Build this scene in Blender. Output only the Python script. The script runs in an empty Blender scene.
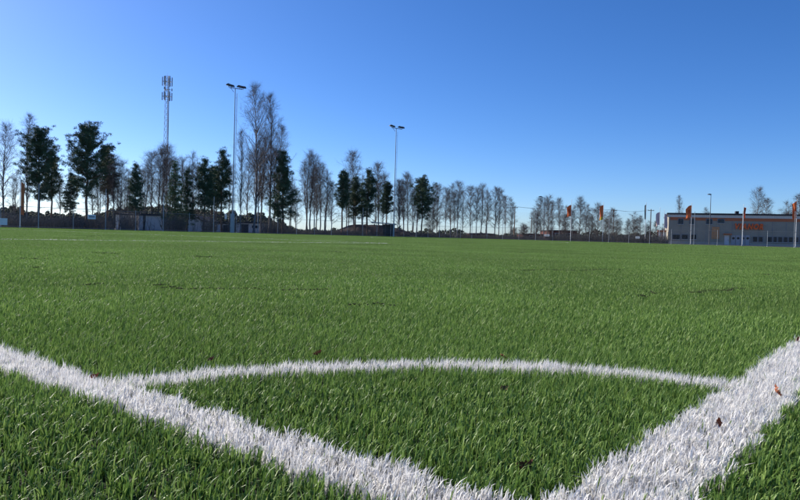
import bpy, math, random
import numpy as np
from mathutils import Vector, Matrix
R = math.radians

# ------------------------------------------------------------------ camera
FPX = 670.0                      # focal length in pixels of an 800 px wide frame
ROLL, PITCH = R(1.52), R(1.28)
CAMZ = 0.302
scene = bpy.context.scene
COL = scene.collection
cam_d = bpy.data.cameras.new('camera')
cam_d.sensor_width = 36.0
cam_d.lens = FPX / 800 * 36.0
cam_d.clip_start = 0.02
cam_d.clip_end = 5000
cam = bpy.data.objects.new('camera', cam_d)
COL.objects.link(cam)
cam.matrix_world = Matrix.Translation((0, 0, CAMZ)) @ Matrix.Rotation(R(90) - PITCH, 4, 'X') @ Matrix.Rotation(ROLL, 4, 'Z')
scene.camera = cam

# ------------------------------------------------------------------ sky, sun, exposure
SUN_AZ, SUN_EL = R(-58), R(30)   # azimuth clockwise from +Y (the view direction)
world = bpy.data.worlds.new('World')
scene.world = world
world.use_nodes = True
wn = world.node_tree
sky = wn.nodes.new('ShaderNodeTexSky')
sky.sky_type = 'NISHITA'
sky.sun_disc = False
sky.sun_elevation = SUN_EL
sky.sun_rotation = SUN_AZ
sky.altitude = 0
sky.air_density = 0.7
sky.dust_density = 0.45
sky.ozone_density = 6.0
bg = wn.nodes['Background']
bg.inputs['Strength'].default_value = 0.100
hs = wn.nodes.new('ShaderNodeHueSaturation')
hs.inputs['Saturation'].default_value = 1.17
hs.inputs['Hue'].default_value = 0.507
wn.links.new(sky.outputs['Color'], hs.inputs['Color'])
wn.links.new(hs.outputs['Color'], bg.inputs['Color'])
sun_d = bpy.data.lights.new('sun', 'SUN')
sun_d.energy = 4.5
sun_d.angle = R(0.5)
sun_d.color = (1.0, 0.93, 0.82)
sun = bpy.data.objects.new('sun', sun_d)
COL.objects.link(sun)
to_sun = Vector((math.sin(SUN_AZ) * math.cos(SUN_EL), math.cos(SUN_AZ) * math.cos(SUN_EL), math.sin(SUN_EL)))
sun.rotation_euler = to_sun.to_track_quat('Z', 'Y').to_euler()
sun.location = (-20, 10, 40)
vs = scene.view_settings
vs.view_transform = 'Standard'
vs.look = 'None'
vs.exposure = 0.7
vs.gamma = 1.0
vs.use_curve_mapping = False

# ------------------------------------------------------------------ helpers
def ray(px, py):
    """photograph pixel (800x500) -> (X/Y, Z/Y) of its viewing ray"""
    u, v = px - 400.0, 250.0 - py
    x = u * math.cos(ROLL) - v * math.sin(ROLL)
    w = u * math.sin(ROLL) + v * math.cos(ROLL)
    d = FPX * math.cos(PITCH) + w * math.sin(PITCH)
    return x / d, (w * math.cos(PITCH) - FPX * math.sin(PITCH)) / d

def horizon_py(px):
    return 250 + (px - 400) * math.sin(ROLL) - FPX * math.tan(PITCH)

def at(px, depth, py=None):
    """world point at a depth (metres along +Y); x from the pixel row of the horizon or py"""
    a, b = ray(px, horizon_py(px) if py is None else py)
    return a * depth, depth, CAMZ + b * depth

def top_z(px, py, depth):
    return CAMZ + ray(px, py)[1] * depth

def mat(name, color, rough=0.7, var=0.15, scale=3.0, metal=0.0, spec=0.3, bump=0.0, obj_coord=True, detail=4):
    m = bpy.data.materials.new(name)
    m.use_nodes = True
    nt = m.node_tree
    p = nt.nodes['Principled BSDF']
    p.inputs['Roughness'].default_value = rough
    p.inputs['Metallic'].default_value = metal
    p.inputs['Specular IOR Level'].default_value = spec
    tc = nt.nodes.new('ShaderNodeTexCoord')
    nz = nt.nodes.new('ShaderNodeTexNoise')
    nz.inputs['Scale'].default_value = scale
    nz.inputs['Detail'].default_value = detail
    nt.links.new(tc.outputs['Object'], nz.inputs['Vector'])
    cr = nt.nodes.new('ShaderNodeValToRGB')
    c = np.array(color)
    cr.color_ramp.elements[0].position = 0.3
    cr.color_ramp.elements[1].position = 0.7
    cr.color_ramp.elements[0].color = (*np.clip(c * (1 - var), 0, 1), 1)
    cr.color_ramp.elements[1].color = (*np.clip(c * (1 + var), 0, 1), 1)
    nt.links.new(nz.outputs['Fac'], cr.inputs['Fac'])
    nt.links.new(cr.outputs['Color'], p.inputs['Base Color'])
    if bump:
        b = nt.nodes.new('ShaderNodeBump')
        b.inputs['Strength'].default_value = bump
        nt.links.new(nz.outputs['Fac'], b.inputs['Height'])
        nt.links.new(b.outputs['Normal'], p.inputs['Normal'])
    return m

def blade_mat(name, stops, rough, spec, transl, patch=0.0):
    """thin yarn blades: colour from the per-blade tint, part of the light passes through"""
    m = bpy.data.materials.new(name)
    m.use_nodes = True
    nt = m.node_tree
    p = nt.nodes['Principled BSDF']
    out = nt.nodes['Material Output']
    at_ = nt.nodes.new('ShaderNodeAttribute')
    at_.attribute_name = 'tint'
    cr = nt.nodes.new('ShaderNodeValToRGB')
    while len(cr.color_ramp.elements) < len(stops):
        cr.color_ramp.elements.new(0.5)
    for e, (pos, c) in zip(cr.color_ramp.elements, stops):
        e.position = pos
        e.color = (*c, 1)
    nt.links.new(at_.outputs['Fac'], cr.inputs['Fac'])
    col = cr.outputs['Color']
    if patch:
        # slow colour drift of the pile over metres (wear and rolls of carpet)
        g = nt.nodes.new('ShaderNodeNewGeometry')
        n1 = nt.nodes.new('ShaderNodeTexNoise')
        n1.inputs['Scale'].default_value = 0.45
        n1.inputs['Detail'].default_value = 5
        nt.links.new(g.outputs['Position'], n1.inputs['Vector'])
        mr = nt.nodes.new('ShaderNodeMapRange')
        mr.inputs['From Min'].default_value = 0.3
        mr.inputs['From Max'].default_value = 0.7
        mr.inputs['To Min'].default_value = 1 - patch
        mr.inputs['To Max'].default_value = 1 + patch
        nt.links.new(n1.outputs['Fac'], mr.inputs['Value'])
        mx = nt.nodes.new('ShaderNodeVectorMath')
        mx.operation = 'SCALE'
        nt.links.new(col, mx.inputs[0])
        nt.links.new(mr.outputs['Result'], mx.inputs['Scale'])
        col = mx.outputs['Vector']
    nt.links.new(col, p.inputs['Base Color'])
    p.inputs['Roughness'].default_value = rough
    p.inputs['Specular IOR Level'].default_value = spec
    tr = nt.nodes.new('ShaderNodeBsdfTranslucent')
    nt.links.new(col, tr.inputs['Color'])
    ms = nt.nodes.new('ShaderNodeMixShader')
    ms.inputs['Fac'].default_value = transl
    nt.links.new(p.outputs['BSDF'], ms.inputs[1])
    nt.links.new(tr.outputs['BSDF'], ms.inputs[2])
    nt.links.new(ms.outputs['Shader'], out.inputs['Surface'])
    return m

def np_mesh(name, V, T, tint=None, smooth=False):
    me = bpy.data.meshes.new(name)
    V = np.ascontiguousarray(V, dtype=np.float32)
    T = np.ascontiguousarray(T, dtype=np.int32)
    me.vertices.add(len(V))
    me.vertices.foreach_set('co', V.ravel())
    me.loops.add(T.size)
    me.loops.foreach_set('vertex_index', T.ravel())
    k = T.shape[1]
    me.polygons.add(len(T))
    me.polygons.foreach_set('loop_start', np.arange(0, T.size, k, dtype=np.int32))
    if tint is not None:
        a = me.attributes.new('tint', 'FLOAT', 'POINT')
        a.data.foreach_set('value', np.ascontiguousarray(tint, dtype=np.float32))
    if smooth:
        me.polygons.foreach_set('use_smooth', np.ones(len(T), dtype=bool))
    me.update(calc_edges=True)
    return me

def link(name, me, m=None, parent=None):
    o = bpy.data.objects.new(name, me)
    if m is not None and len(me.materials) == 0:
        me.materials.append(m)
    COL.objects.link(o)
    o.parent = parent
    return o

def empty(name, loc=(0, 0, 0), rz=0.0):
    o = bpy.data.objects.new(name, None)
    o.empty_display_size = 0.3
    COL.objects.link(o)
    o.location = loc
    o.rotation_euler = (0, 0, rz)
    return o

def tag(o, label=None, cat=None, group=None, kind=None):
    if label: o['label'] = label
    if cat: o['category'] = cat
    if group: o['group'] = group
    if kind: o['kind'] = kind
    return o

def copy_tree(o, parent=None):
    c = o.copy()
    COL.objects.link(c)
    c.parent = parent
    for ch in list(o.children):
        copy_tree(ch, c)
    return c

class MB:
    """collects boxes, tubes and free faces into one mesh"""
    def __init__(self):
        self.v, self.f = [], []
    def box(self, x0, x1, y0, y1, z0, z1):
        n = len(self.v)
        self.v += [(x, y, z) for z in (z0, z1) for y in (y0, y1) for x in (x0, x1)]
        self.f += [tuple(n + i for i in q) for q in ((0, 2, 3, 1), (4, 5, 7, 6), (0, 1, 5, 4), (2, 6, 7, 3), (0, 4, 6, 2), (1, 3, 7, 5))]
        return self
    def prism(self, pts, y0, y1):
        """polygon in x,z extruded along y"""
        n, k = len(self.v), len(pts)
        self.v += [(x, y0, z) for x, z in pts] + [(x, y1, z) for x, z in pts]
        self.f.append(tuple(range(n, n + k)))
        self.f.append(tuple(range(n + 2 * k - 1, n + k - 1, -1)))
        for i in range(k):
            j = (i + 1) % k
            self.f.append((n + j, n + i, n + k + i, n + k + j))
        return self
    def tube(self, p0, p1, r0, r1=None, sides=8):
        r1 = r0 if r1 is None else r1
        p0, p1 = Vector(p0), Vector(p1)
        d = (p1 - p0).normalized()
        a = d.orthogonal().normalized()
        b = d.cross(a)
        n = len(self.v)
        for p, r in ((p0, r0), (p1, r1)):
            for i in range(sides):
                t = 2 * math.pi * i / sides
                self.v.append(tuple(p + (a * math.cos(t) + b * math.sin(t)) * r))
        for i in range(sides):
            j = (i + 1) % sides
            self.f.append((n + i, n + j, n + sides + j, n + sides + i))
        self.f.append(tuple(range(n + sides - 1, n - 1, -1)))
        self.f.append(tuple(range(n + sides, n + 2 * sides)))
        return self
    def build(self, name, m, parent=None):
        me = bpy.data.meshes.new(name)
        me.from_pydata(self.v, [], self.f)
        me.update()
        return link(name, me, m, parent)

def frusta(P0, P1, r0, r1, sides=3):
    """vectorised tapered prisms -> (V, T)"""
    P0, P1 = np.asarray(P0, float), np.asarray(P1, float)
    r0, r1 = np.asarray(r0, float), np.asarray(r1, float)
    N = len(P0)
    d = P1 - P0
    d /= np.linalg.norm(d, axis=1, keepdims=True) + 1e-9
    ref = np.where(np.abs(d[:, 2:3]) > 0.9, np.array([[1.0, 0, 0]]), np.array([[0, 0, 1.0]]))
    a = np.cross(d, ref)
    a /= np.linalg.norm(a, axis=1, keepdims=True) + 1e-9
    b = np.cross(d, a)
    t = np.arange(sides) * 2 * math.pi / sides
    ring = a[:, None, :] * np.cos(t)[None, :, None] + b[:, None, :] * np.sin(t)[None, :, None]
    V = np.concatenate([P0[:, None] + ring * r0[:, None, None], P1[:, None] + ring * r1[:, None, None]], axis=1)
    i = np.arange(sides)
    j = (i + 1) % sides
    t1 = np.stack([i, j, sides + j], 1)
    t2 = np.stack([i, sides + j, sides + i], 1)
    T = np.concatenate([t1, t2])[None] + (np.arange(N) * 2 * sides)[:, None, None]
    return V.reshape(-1, 3), T.reshape(-1, 3)

rng = np.random.default_rng(11)
random.seed(5)

# ------------------------------------------------------------------ materials
M = {}
M['turf'] = blade_mat('green_turf_yarn', [(0.0, (0.040, 0.092, 0.016)), (0.30, (0.120, 0.220, 0.044)),
                                          (0.65, (0.240, 0.370, 0.092)), (0.92, (0.40, 0.51, 0.155)), (1.0, (0.58, 0.63, 0.30))], 0.45, 0.20, 0.32, 0.20)
M['white_yarn'] = blade_mat('white_turf_yarn', [(0.0, (0.62, 0.605, 0.585)), (0.25, (0.80, 0.785, 0.76)), (1.0, (0.90, 0.885, 0.86))], 0.5, 0.35, 0.36)
M['infill'] = mat('rubber_infill', (0.018, 0.022, 0.014), 0.9, 0.5, 300, spec=0.1)
M['crumb'] = mat('dark_crumb', (0.045, 0.05, 0.028), 0.9, 0.4, 80, spec=0.1)
M['leaf'] = mat('dry_leaf_brown', (0.30, 0.105, 0.055), 0.7, 0.5, 60)
M['leaf_dark'] = mat('dry_leaf_dark', (0.16, 0.075, 0.038), 0.8, 0.4, 60)
M['earth'] = mat('winter_ground', (0.14, 0.125, 0.085), 0.95, 0.35, 0.35, spec=0.1)
M['mound'] = mat('bare_earth_mound', (0.065, 0.052, 0.050), 0.95, 0.35, 0.8, spec=0.1)
M['asphalt'] = mat('asphalt', (0.055, 0.055, 0.058), 0.9, 0.2, 1.5, spec=0.2)
M['galv'] = mat('galvanised_steel', (0.36, 0.38, 0.40), 0.45, 0.1, 2.0, metal=0.3)
M['wire'] = mat('fence_wire', (0.16, 0.17, 0.18), 0.5, 0.1, 5, metal=0.3)
M['white_paint'] = mat('white_paint', (0.78, 0.78, 0.77), 0.5, 0.04, 2)
M['dark_metal'] = mat('dark_metal', (0.10, 0.105, 0.115), 0.5, 0.15, 4)
M['glassy'] = mat('lamp_glass', (0.35, 0.38, 0.42), 0.15, 0.05, 4, spec=0.6)
M['bark_grey'] = mat('grey_bark', (0.16, 0.14, 0.13), 0.9, 0.35, 4)
M['bark_birch'] = mat('birch_bark', (0.22, 0.205, 0.20), 0.85, 0.5, 6)
M['bark_pine'] = mat('pine_bark', (0.22, 0.135, 0.09), 0.9, 0.4, 3)
M['twig'] = mat('winter_twigs', (0.120, 0.102, 0.098), 0.9, 0.25, 0.8)
M['needle'] = mat('pine_needles', (0.068, 0.112, 0.058), 0.7, 0.4, 0.9)
M['needle_b'] = mat('spruce_needles', (0.066, 0.125, 0.050), 0.7, 0.45, 0.9)
M['thicket'] = mat('undergrowth_twigs', (0.115, 0.108, 0.10), 0.95, 0.4, 0.5)
M['wood_far'] = mat('far_woodland', (0.058, 0.072, 0.052), 0.9, 0.45, 0.15)
M['orange'] = mat('orange_cloth', (0.88, 0.19, 0.06), 0.8, 0.12, 2)
M['orange_dull'] = mat('faded_orange_cloth', (0.50, 0.16, 0.06), 0.8, 0.2, 1.5)
M['orange_dark'] = mat('dark_orange_cloth', (0.55, 0.085, 0.03), 0.8, 0.15, 2)
M['yellow'] = mat('yellow_cloth', (0.80, 0.50, 0.05), 0.8, 0.1, 2)
M['pink'] = mat('pale_pink_cloth', (0.90, 0.60, 0.55), 0.8, 0.12, 1.5)
M['black_cloth'] = mat('dark_cloth', (0.05, 0.04, 0.045), 0.8, 0.2, 2)

# ------------------------------------------------------------------ ground sheets
# pitch axes: corner O (outer edges of both lines), U along the goal line, W along the touchline
O = np.array([0.17, 0.54])
AU = np.array([-math.sin(R(51.4)), math.cos(R(51.4))])
BV = np.array([math.sin(R(38.6)), math.cos(R(38.6))])
PW, PL, LW = 68.0, 105.0, 0.12
def uv2w(u, v):
    return O + np.multiply.outer(u, AU) + np.multiply.outer(v, BV)
def w2uv(P):
    D = P - O
    return D @ AU, D @ BV
def sheet(name, pts, z, m, label):
    me = bpy.data.meshes.new(name)
    me.from_pydata([(x, y, z) for x, y in pts], [], [tuple(range(len(pts)))])
    me.update()
    if me.polygons[0].normal.z < 0: me.flip_normals()
    return tag(link(name, me, m), label, kind='structure')
sheet('ground', [(-1800, -600), (1800, -600), (1800, 3000), (-1800, 3000)], -0.012, M['earth'], 'bare winter ground reaching to the horizon')
FM = 4.6     # turf margin outside the lines, to the fence
sheet('turf_base', [uv2w(a, b) for a, b in ((-FM, -FM), (PW + FM, -FM), (PW + FM, PL + FM), (-FM, PL + FM))], 0.0, M['infill'], 'dark rubber infill under the artificial turf')
# access road between the pitch and the building
rp = [at(505, 131)[:2], at(840, 100)[:2], at(850, 116)[:2], at(505, 146)[:2]]
sheet('road', rp, -0.006, M['asphalt'], 'asphalt road between the pitch fence and the grey building')

# ------------------------------------------------------------------ pitch lines
SEG = {   # name: list of rectangles in (u0,u1,v0,v1)
    'goal_line': [(0, PW, 0.026, 0.110)],
    'touch_line': [(0, LW - .006, 0.112, PL - LW)],
    'far_touch_line': [(PW - LW, PW, LW, PL - LW)],
    'far_goal_line': [(0, PW, PL - LW, PL)],
    'halfway_line': [(LW, PW - LW, PL / 2 - LW / 2, PL / 2 + LW / 2)],
    'penalty_area_line': [(13.84, 13.84 + LW, LW, 16.5), (13.84 + LW, PW - 13.84, 16.5 - LW, 16.5)],
}
ARC = {'corner_arc': (0.0, 0.0, 0.912, 0.986), 'centre_circle': (PW / 2, PL / 2, 9.03, 9.15)}
def wob(u, v, amp=0.006):
    return amp * (np.sin(u * 41 + 1.3) + np.sin(v * 37) + 0.7 * np.sin(u * 97 + v * 113))
def line_mask(u, v):
    """which marking a root stands in: 0 none, else 1 + index"""
    r = np.zeros(len(u), int)
    du, dv = u + wob(u, v), v + wob(v, u)
    for k, nm in enumerate(list(SEG)):
        for (a, b, c, d) in SEG[nm]:
            r[(du > a) & (du < b) & (dv > c) & (dv < d) & (r == 0)] = k + 1
    for k, nm in enumerate(list(ARC)):
        cu, cv, r0, r1 = ARC[nm]
        rad = np.hypot(du - cu, dv - cv)
        ok = (rad > r0) & (rad < r1) & (r == 0)
        if nm == 'corner_arc': ok &= (du > LW) & (dv > LW)
        r[ok] = len(SEG) + 1 + k
    return r
def cell_touches(u, v, s):
    """does a square cell of size s at corner (u,v) touch a marking"""
    t = np.zeros(len(u), bool)
    for nm in SEG:
        for (a, b, c, d) in SEG[nm]:
            t |= (u < b) & (u + s > a) & (v < d) & (v + s > c)
    for nm, (cu, cv, r0, r1) in ARC.items():
        rad = np.hypot(u + s / 2 - cu, v + s / 2 - cv)
        t |= (rad > r0 - 0.71 * s) & (rad < r1 + 0.71 * s)
    return t

# ------------------------------------------------------------------ turf blades
def blades(P, h, w, tint, segs, g, lean=0.55, nap=(0.10, -0.05)):
    """P (N,2) roots; h,w arrays -> V,T,tint"""
    N = len(P)
    phi = g.uniform(0, 2 * math.pi, N)
    wx, wy = np.cos(phi) * w / 2, np.sin(phi) * w / 2
    psi = phi + math.pi / 2 + g.normal(0, 0.5, N)
    L = np.abs(g.normal(0, lean, N)) * h
    dx = np.cos(psi) * L + nap[0] * h
    dy = np.sin(psi) * L + nap[1] * h
    hz = np.sqrt(np.maximum(h * h - 0.6 * (dx * dx + dy * dy), (0.45 * h) ** 2))
    z0 = np.zeros(N)
    x, y = P[:, 0], P[:, 1]
    if segs == 3:
        curl = g.uniform(.88, 1.06, N)
        rows = []
        for (fl, fz, fw) in ((0, 0, 1.0), (.22, .50, 1.0), (.62, .84, .85)):
            rows += [np.stack([x + dx * fl - wx * fw, y + dy * fl - wy * fw, hz * fz], 1), np.stack([x + dx * fl + wx * fw, y + dy * fl + wy * fw, hz * fz], 1)]
        rows.append(np.stack([x + dx * 1.05, y + dy * 1.05, hz * curl], 1))
        V = np.stack(rows, 1).reshape(-1, 3)
        T = (np.array([[0, 1, 3], [0, 3, 2], [2, 3, 5], [2, 5, 4], [4, 5, 6]])[None] + (np.arange(N) * 7)[:, None, None]).reshape(-1, 3)
        return V, T, np.repeat(tint, 7)
    if segs == 2:
        mx, my = x + dx * 0.33, y + dy * 0.33
        mz = hz * 0.6
        V = np.stack([np.stack([x - wx, y - wy, z0], 1), np.stack([x + wx, y + wy, z0], 1),
                      np.stack([mx - wx * .92, my - wy * .92, mz], 1), np.stack([mx + wx * .92, my + wy * .92, mz], 1),
                      np.stack([x + dx, y + dy, hz], 1)], 1).reshape(-1, 3)
        T = (np.array([[0, 1, 3], [0, 3, 2], [2, 3, 4]])[None] + (np.arange(N) * 5)[:, None, None]).reshape(-1, 3)
        return V, T, np.repeat(tint, 5)
    V = np.stack([np.stack([x - wx, y - wy, z0], 1), np.stack([x + wx, y + wy, z0], 1), np.stack([x + dx, y + dy, hz], 1)], 1).reshape(-1, 3)
    T = np.arange(N * 3).reshape(-1, 3)
    return V, T, np.repeat(tint, 3)

def pile(P, g):
    """pile height with slow unevenness and a fine flick"""
    x, y = P[:, 0], P[:, 1]
    slow = 0.0016 * (np.sin(x * 7.1 + 1.7 * np.sin(y * 3.3)) + np.sin(y * 8.7 + 1.3 * np.sin(x * 4.1)))
    mid = 0.0022 * (np.sin(x * 47 + 2 * np.sin(y * 29)) * np.sin(y * 53 + 2 * np.sin(x * 31)))
    fine = 0.0026 * np.sin(x * 211 + 2.3 * np.sin(y * 137)) * np.sin(y * 189 + 2.1 * np.sin(x * 151))
    return np.clip(0.0255 + slow + mid + fine + g.normal(0, 0.0036, len(P)), 0.012, 0.036)

# LOD: unique mesh near the camera and wherever a marking runs; instanced patches elsewhere
NEAR = 3.4
def blade_spec(d):
    """density per m2 and blade width for a distance"""
    dens = np.where(d < 1.6, 46000, 46000 * (1.6 / np.maximum(d, 1.6)) ** 1.35)
    return np.maximum(dens, 700), 0.00172 * np.sqrt(46000 / np.maximum(dens, 700)) ** 0.9

cells_u, cells_v, cell_s = [], [], []
S0 = 4.0
def in_view(x, y, m):
    return (np.abs(x) < 0.68 * np.maximum(y, 0) + 2.0 + m) & (y > -1.6 - m)
gu, gv = np.meshgrid(np.arange(-FM, PW + FM - 0.01, S0), np.arange(-FM, PL + FM - 0.01, S0))
todo = [(gu.ravel(), gv.ravel(), S0)]
uniq, patches = [], {4.0: [], 2.0: [], 0.5: []}
while todo:
    u, v, s = todo.pop()
    P = uv2w(u + s / 2, v + s / 2)
    d = np.hypot(P[:, 0], P[:, 1])
    keep = in_view(P[:, 0], P[:, 1], s * 0.75)
    u, v, d = u[keep], v[keep], d[keep]
    if not len(u): continue
    tch = cell_touches(u, v, s)
    if s > 0.5:
        lim = {4.0: 36.0, 2.0: 15.0, 1.0: 1e9}[s]
        split = tch | (d - s * 0.7 < lim)
        if (~split).any(): patches[s].append(np.stack([u[~split], v[~split]], 1))
        if split.any():
            uu, vv, h = u[split], v[split], s / 2
            for a in (0, h):
                for b in (0, h):
                    todo.append((uu + a, vv + b, h))
    else:
        un = tch | (d < NEAR)
        if un.any(): uniq.append(np.stack([u[un], v[un], d[un]], 1))
        if (~un).any(): patches[0.5].append(np.stack([u[~un], v[~un]], 1))
uniq = np.concatenate(uniq)

names = list(SEG) + list(ARC)
roots, rd = [], []
dens, _ = blade_spec(np.maximum(uniq[:, 2] - 0.25, 0.3))
cc = uv2w(uniq[:, 0] + .25, uniq[:, 1] + .25)
def sharp_zone(x, y):
    return (np.abs(x) < 0.64 * y + 0.55) & (y > 0.25)
dens = np.where(sharp_zone(cc[:, 0], cc[:, 1]), dens, np.minimum(dens * .16, 9000))
cnt = rng.poisson(dens * 0.25)
idx = np.repeat(np.arange(len(uniq)), cnt)
ru = uniq[idx, 0] + rng.random(len(idx)) * 0.5
rv = uniq[idx, 1] + rng.random(len(idx)) * 0.5
# yarn stands in tufts on stitch rows: pull roots towards tuft centres close to the camera
pw = uv2w(ru, rv)
rdist = np.hypot(pw[:, 0], pw[:, 1])
tp = 0.0150
tu, tv = (np.floor(ru / tp) + 0.5) * tp, (np.floor(rv / tp) + 0.5) * tp
jit = np.sin(tu * 9137.3 + tv * 5113.7) * 0.5
tu, tv = tu + jit * tp * 0.7, tv + np.sin(tu * 3391.1 - tv * 7717.3) * 0.35 * tp
pull = np.where(rdist < 2.6, 0.45, np.where(rdist < 3.4, .25, 0.0))
ru, rv = ru * (1 - pull) + tu * pull, rv * (1 - pull) + tv * pull
P = uv2w(ru, rv)
keep = in_view(P[:, 0], P[:, 1], 0.2)
# streaks where the pile is pressed flat (photograph pixel polylines on the turf)
ru, rv, P, rdist = ru[keep], rv[keep], P[keep], rdist[keep]
mask = line_mask(ru, rv)
mask[rng.random(len(mask)) < 0.035] = 0
h = pile(P, rng)
_, w = blade_spec(rdist)
sz = sharp_zone(P[:, 0], P[:, 1])
w = np.where(sz, w, np.maximum(w, .0032))
w = w * rng.uniform(0.75, 1.25, len(w))
tn = np.clip(rng.beta(2.0, 2.2, len(w)) * 0.9 + 0.12 * (rng.random(len(w)) < 0.04), 0, 1)
def make_turf(sel, name, m, label, hk=1.0, lean=.46, times=1):
    parts, off = [], 0
    for d0, d1, sg in ((0, 1.25, 3), (1.25, 3.2, 2), (3.2, 999, 1)):
        s = sel & (rdist >= d0) & (rdist < d1)
        if not s.any(): continue
        Ps, hs_, ws, ts = np.repeat(P[s], times, 0), np.repeat(h[s], times), np.repeat(w[s], times), np.repeat(tn[s], times)
        if times > 1:
            Ps = Ps + rng.normal(0, .003, Ps.shape)
            hs_ = hs_ * rng.uniform(.82, 1.06, len(hs_))
            ws = ws * .85
        V, T, t = blades(Ps, hs_ * hk, ws, ts, sg, rng, lean)
        parts.append((V, T + off, t)); off += len(V)
    me = np_mesh(name, np.concatenate([p[0] for p in parts]), np.concatenate([p[1] for p in parts]), np.concatenate([p[2] for p in parts]))
    return tag(link(name, me, m), label, kind='stuff')
make_turf(mask == 0, 'turf_grass', M['turf'], 'green artificial turf blades round the corner of the pitch')
LBL = {'goal_line': 'broad white goal line running to the left from the corner',
       'touch_line': 'broad white touchline running to the right from the corner',
       'far_touch_line': 'white touchline along the fence under the light masts',
       'far_goal_line': 'white goal line along the fence by the flagpoles',
       'halfway_line': 'white halfway line across the middle of the pitch',
       'penalty_area_line': 'thin white penalty area line across the turf',
       'corner_arc': 'curved white quarter circle marking the corner area',
       'centre_circle': 'white centre circle line in the middle of the pitch'}
for k, nm in enumerate(names):
    s = mask == k + 1
    if s.any(): make_turf(s, nm, M['white_yarn'], LBL[nm], 1.02 if k in (0, 1, 6) else 1.1, .40, 2)

# instanced patches
def patch_mesh(size, density, width, k):
    g = np.random.default_rng(100 + k)
    n = int(size * size * density)
    p = (g.random((n, 2)) - 0.5) * size
    x, y = p[:, 0], p[:, 1]
    fs = 211 * (0.5 / size) ** .5
    fine = 0.003 * np.sin(x * fs + 2.3 * np.sin(y * fs * .65 + k)) * np.sin(y * fs * .9 + 2.1 * np.sin(x * fs * .7))
    mid = 0.002 * np.sin(x * 47 + 2 * np.sin(y * 29 + k)) * np.sin(y * 53 + 2 * np.sin(x * 31))
    hh = np.clip(0.0255 + fine + mid + g.normal(0, 0.0036, n), 0.012, 0.036)
    t = np.clip(g.beta(2.0, 2.2, n) * 0.9 + 0.12 * (g.random(n) < 0.04), 0, 1)
    V, T, t = blades(p, hh, width * g.uniform(0.75, 1.25, n), t, 2 if size < 3 else 1, g, .5, nap=(0, 0))
    me = np_mesh('turf_patch', V, T, t)
    me.materials.append(M['turf'])
    return me
def scatter(name, cells, size, density, width, label):
    if not cells: return
    C = np.concatenate(cells) + size / 2
    W = uv2w(C[:, 0], C[:, 1])
    base_ang = math.atan2(BV[1], BV[0])
    NV = 3
    which = rng.integers(0, NV, len(W))
    me = bpy.data.meshes.new(name)
    me.from_pydata([(x, y, 0.0) for x, y in W], [], [])
    a = me.attributes.new('turn', 'FLOAT', 'POINT')
    a.data.foreach_set('value', (base_ang + rng.integers(0, 4, len(W)) * math.pi / 2).astype(np.float32))
    b = me.attributes.new('pick', 'INT', 'POINT')
    b.data.foreach_set('value', which.astype(np.int32))
    o = link(name, me)
    tag(o, label, kind='stuff')
    pc = bpy.data.collections.new(name + '_patches')
    for k in range(NV):
        po = bpy.data.objects.new('turf_patch', patch_mesh(size, density, width, k + int(size * 10)))
        pc.objects.link(po)
    ng = bpy.data.node_groups.new(name, 'GeometryNodeTree')
    ng.interface.new_socket('Geometry', in_out='INPUT', socket_type='NodeSocketGeometry')
    ng.interface.new_socket('Geometry', in_out='OUTPUT', socket_type='NodeSocketGeometry')
    gi, go = ng.nodes.new('NodeGroupInput'), ng.nodes.new('NodeGroupOutput')
    ci = ng.nodes.new('GeometryNodeCollectionInfo')
    ci.inputs['Collection'].default_value = pc
    ci.inputs['Separate Children'].default_value = True
    ci.inputs['Reset Children'].default_value = True
    ip = ng.nodes.new('GeometryNodeInstanceOnPoints')
    ip.inputs['Pick Instance'].default_value = True
    n1 = ng.nodes.new('GeometryNodeInputNamedAttribute'); n1.data_type = 'FLOAT'; n1.inputs['Name'].default_value = 'turn'
    n2 = ng.nodes.new('GeometryNodeInputNamedAttribute'); n2.data_type = 'INT'; n2.inputs['Name'].default_value = 'pick'
    cx = ng.nodes.new('ShaderNodeCombineXYZ')
    ng.links.new(n1.outputs['Attribute'], cx.inputs['Z'])
    ng.links.new(gi.outputs[0], ip.inputs['Points'])
    ng.links.new(ci.outputs[0], ip.inputs['Instance'])
    ng.links.new(cx.outputs[0], ip.inputs['Rotation'])
    ng.links.new(n2.outputs['Attribute'], ip.inputs['Instance Index'])
    ng.links.new(ip.outputs[0], go.inputs[0])
    md = o.modifiers.new('turf', 'NODES')
    md.node_group = ng
scatter('turf_grass_middle', patches[0.5], 0.5, 19000, 0.0028, 'green artificial turf between the corner and the penalty area')
scatter('turf_grass_beyond', patches[2.0], 2.0, 5200, 0.0049, 'green artificial turf around the penalty area')
scatter('turf_grass_far', patches[4.0], 4.0, 2200, 0.0075, 'green artificial turf of the far part of the pitch')

# ------------------------------------------------------------------ dark debris trails on the turf, and dry leaves
def on_turf(px, py, z=0.024):
    a, b = ray(px, py)
    d = (z - CAMZ) / b
    return np.array([a * d, d])
trails = [[(160, 287), (200, 288.5), (240, 288), (285, 290), (330, 288.5)], [(352, 305), (375, 303.5), (398, 305)],
          [(20, 257.5), (34, 258.5), (48, 258.5)], [(95, 252), (105, 253), (116, 253.5)], [(90, 261.5), (98, 262), (108, 262.5)],
          [(34, 267), (40, 267)], [(86, 285), (92, 284), (98, 283.5)], [(195, 256), (204, 257), (213, 256.5)],
          [(497, 252), (512, 252.5), (527, 253)], [(510, 269.5), (560, 270), (620, 269.5)], [(640, 295.5), (646, 295.5)],
          [(651, 292.5), (655, 292.5)], [(88, 236.5), (96, 236.5)], [(5, 239.3), (8, 239.3)], [(155, 284), (162, 285)],
          [(758, 274), (772, 274.5)], [(690, 292), (720, 290), (745, 288)], [(320, 251), (345, 252)]]
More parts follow.
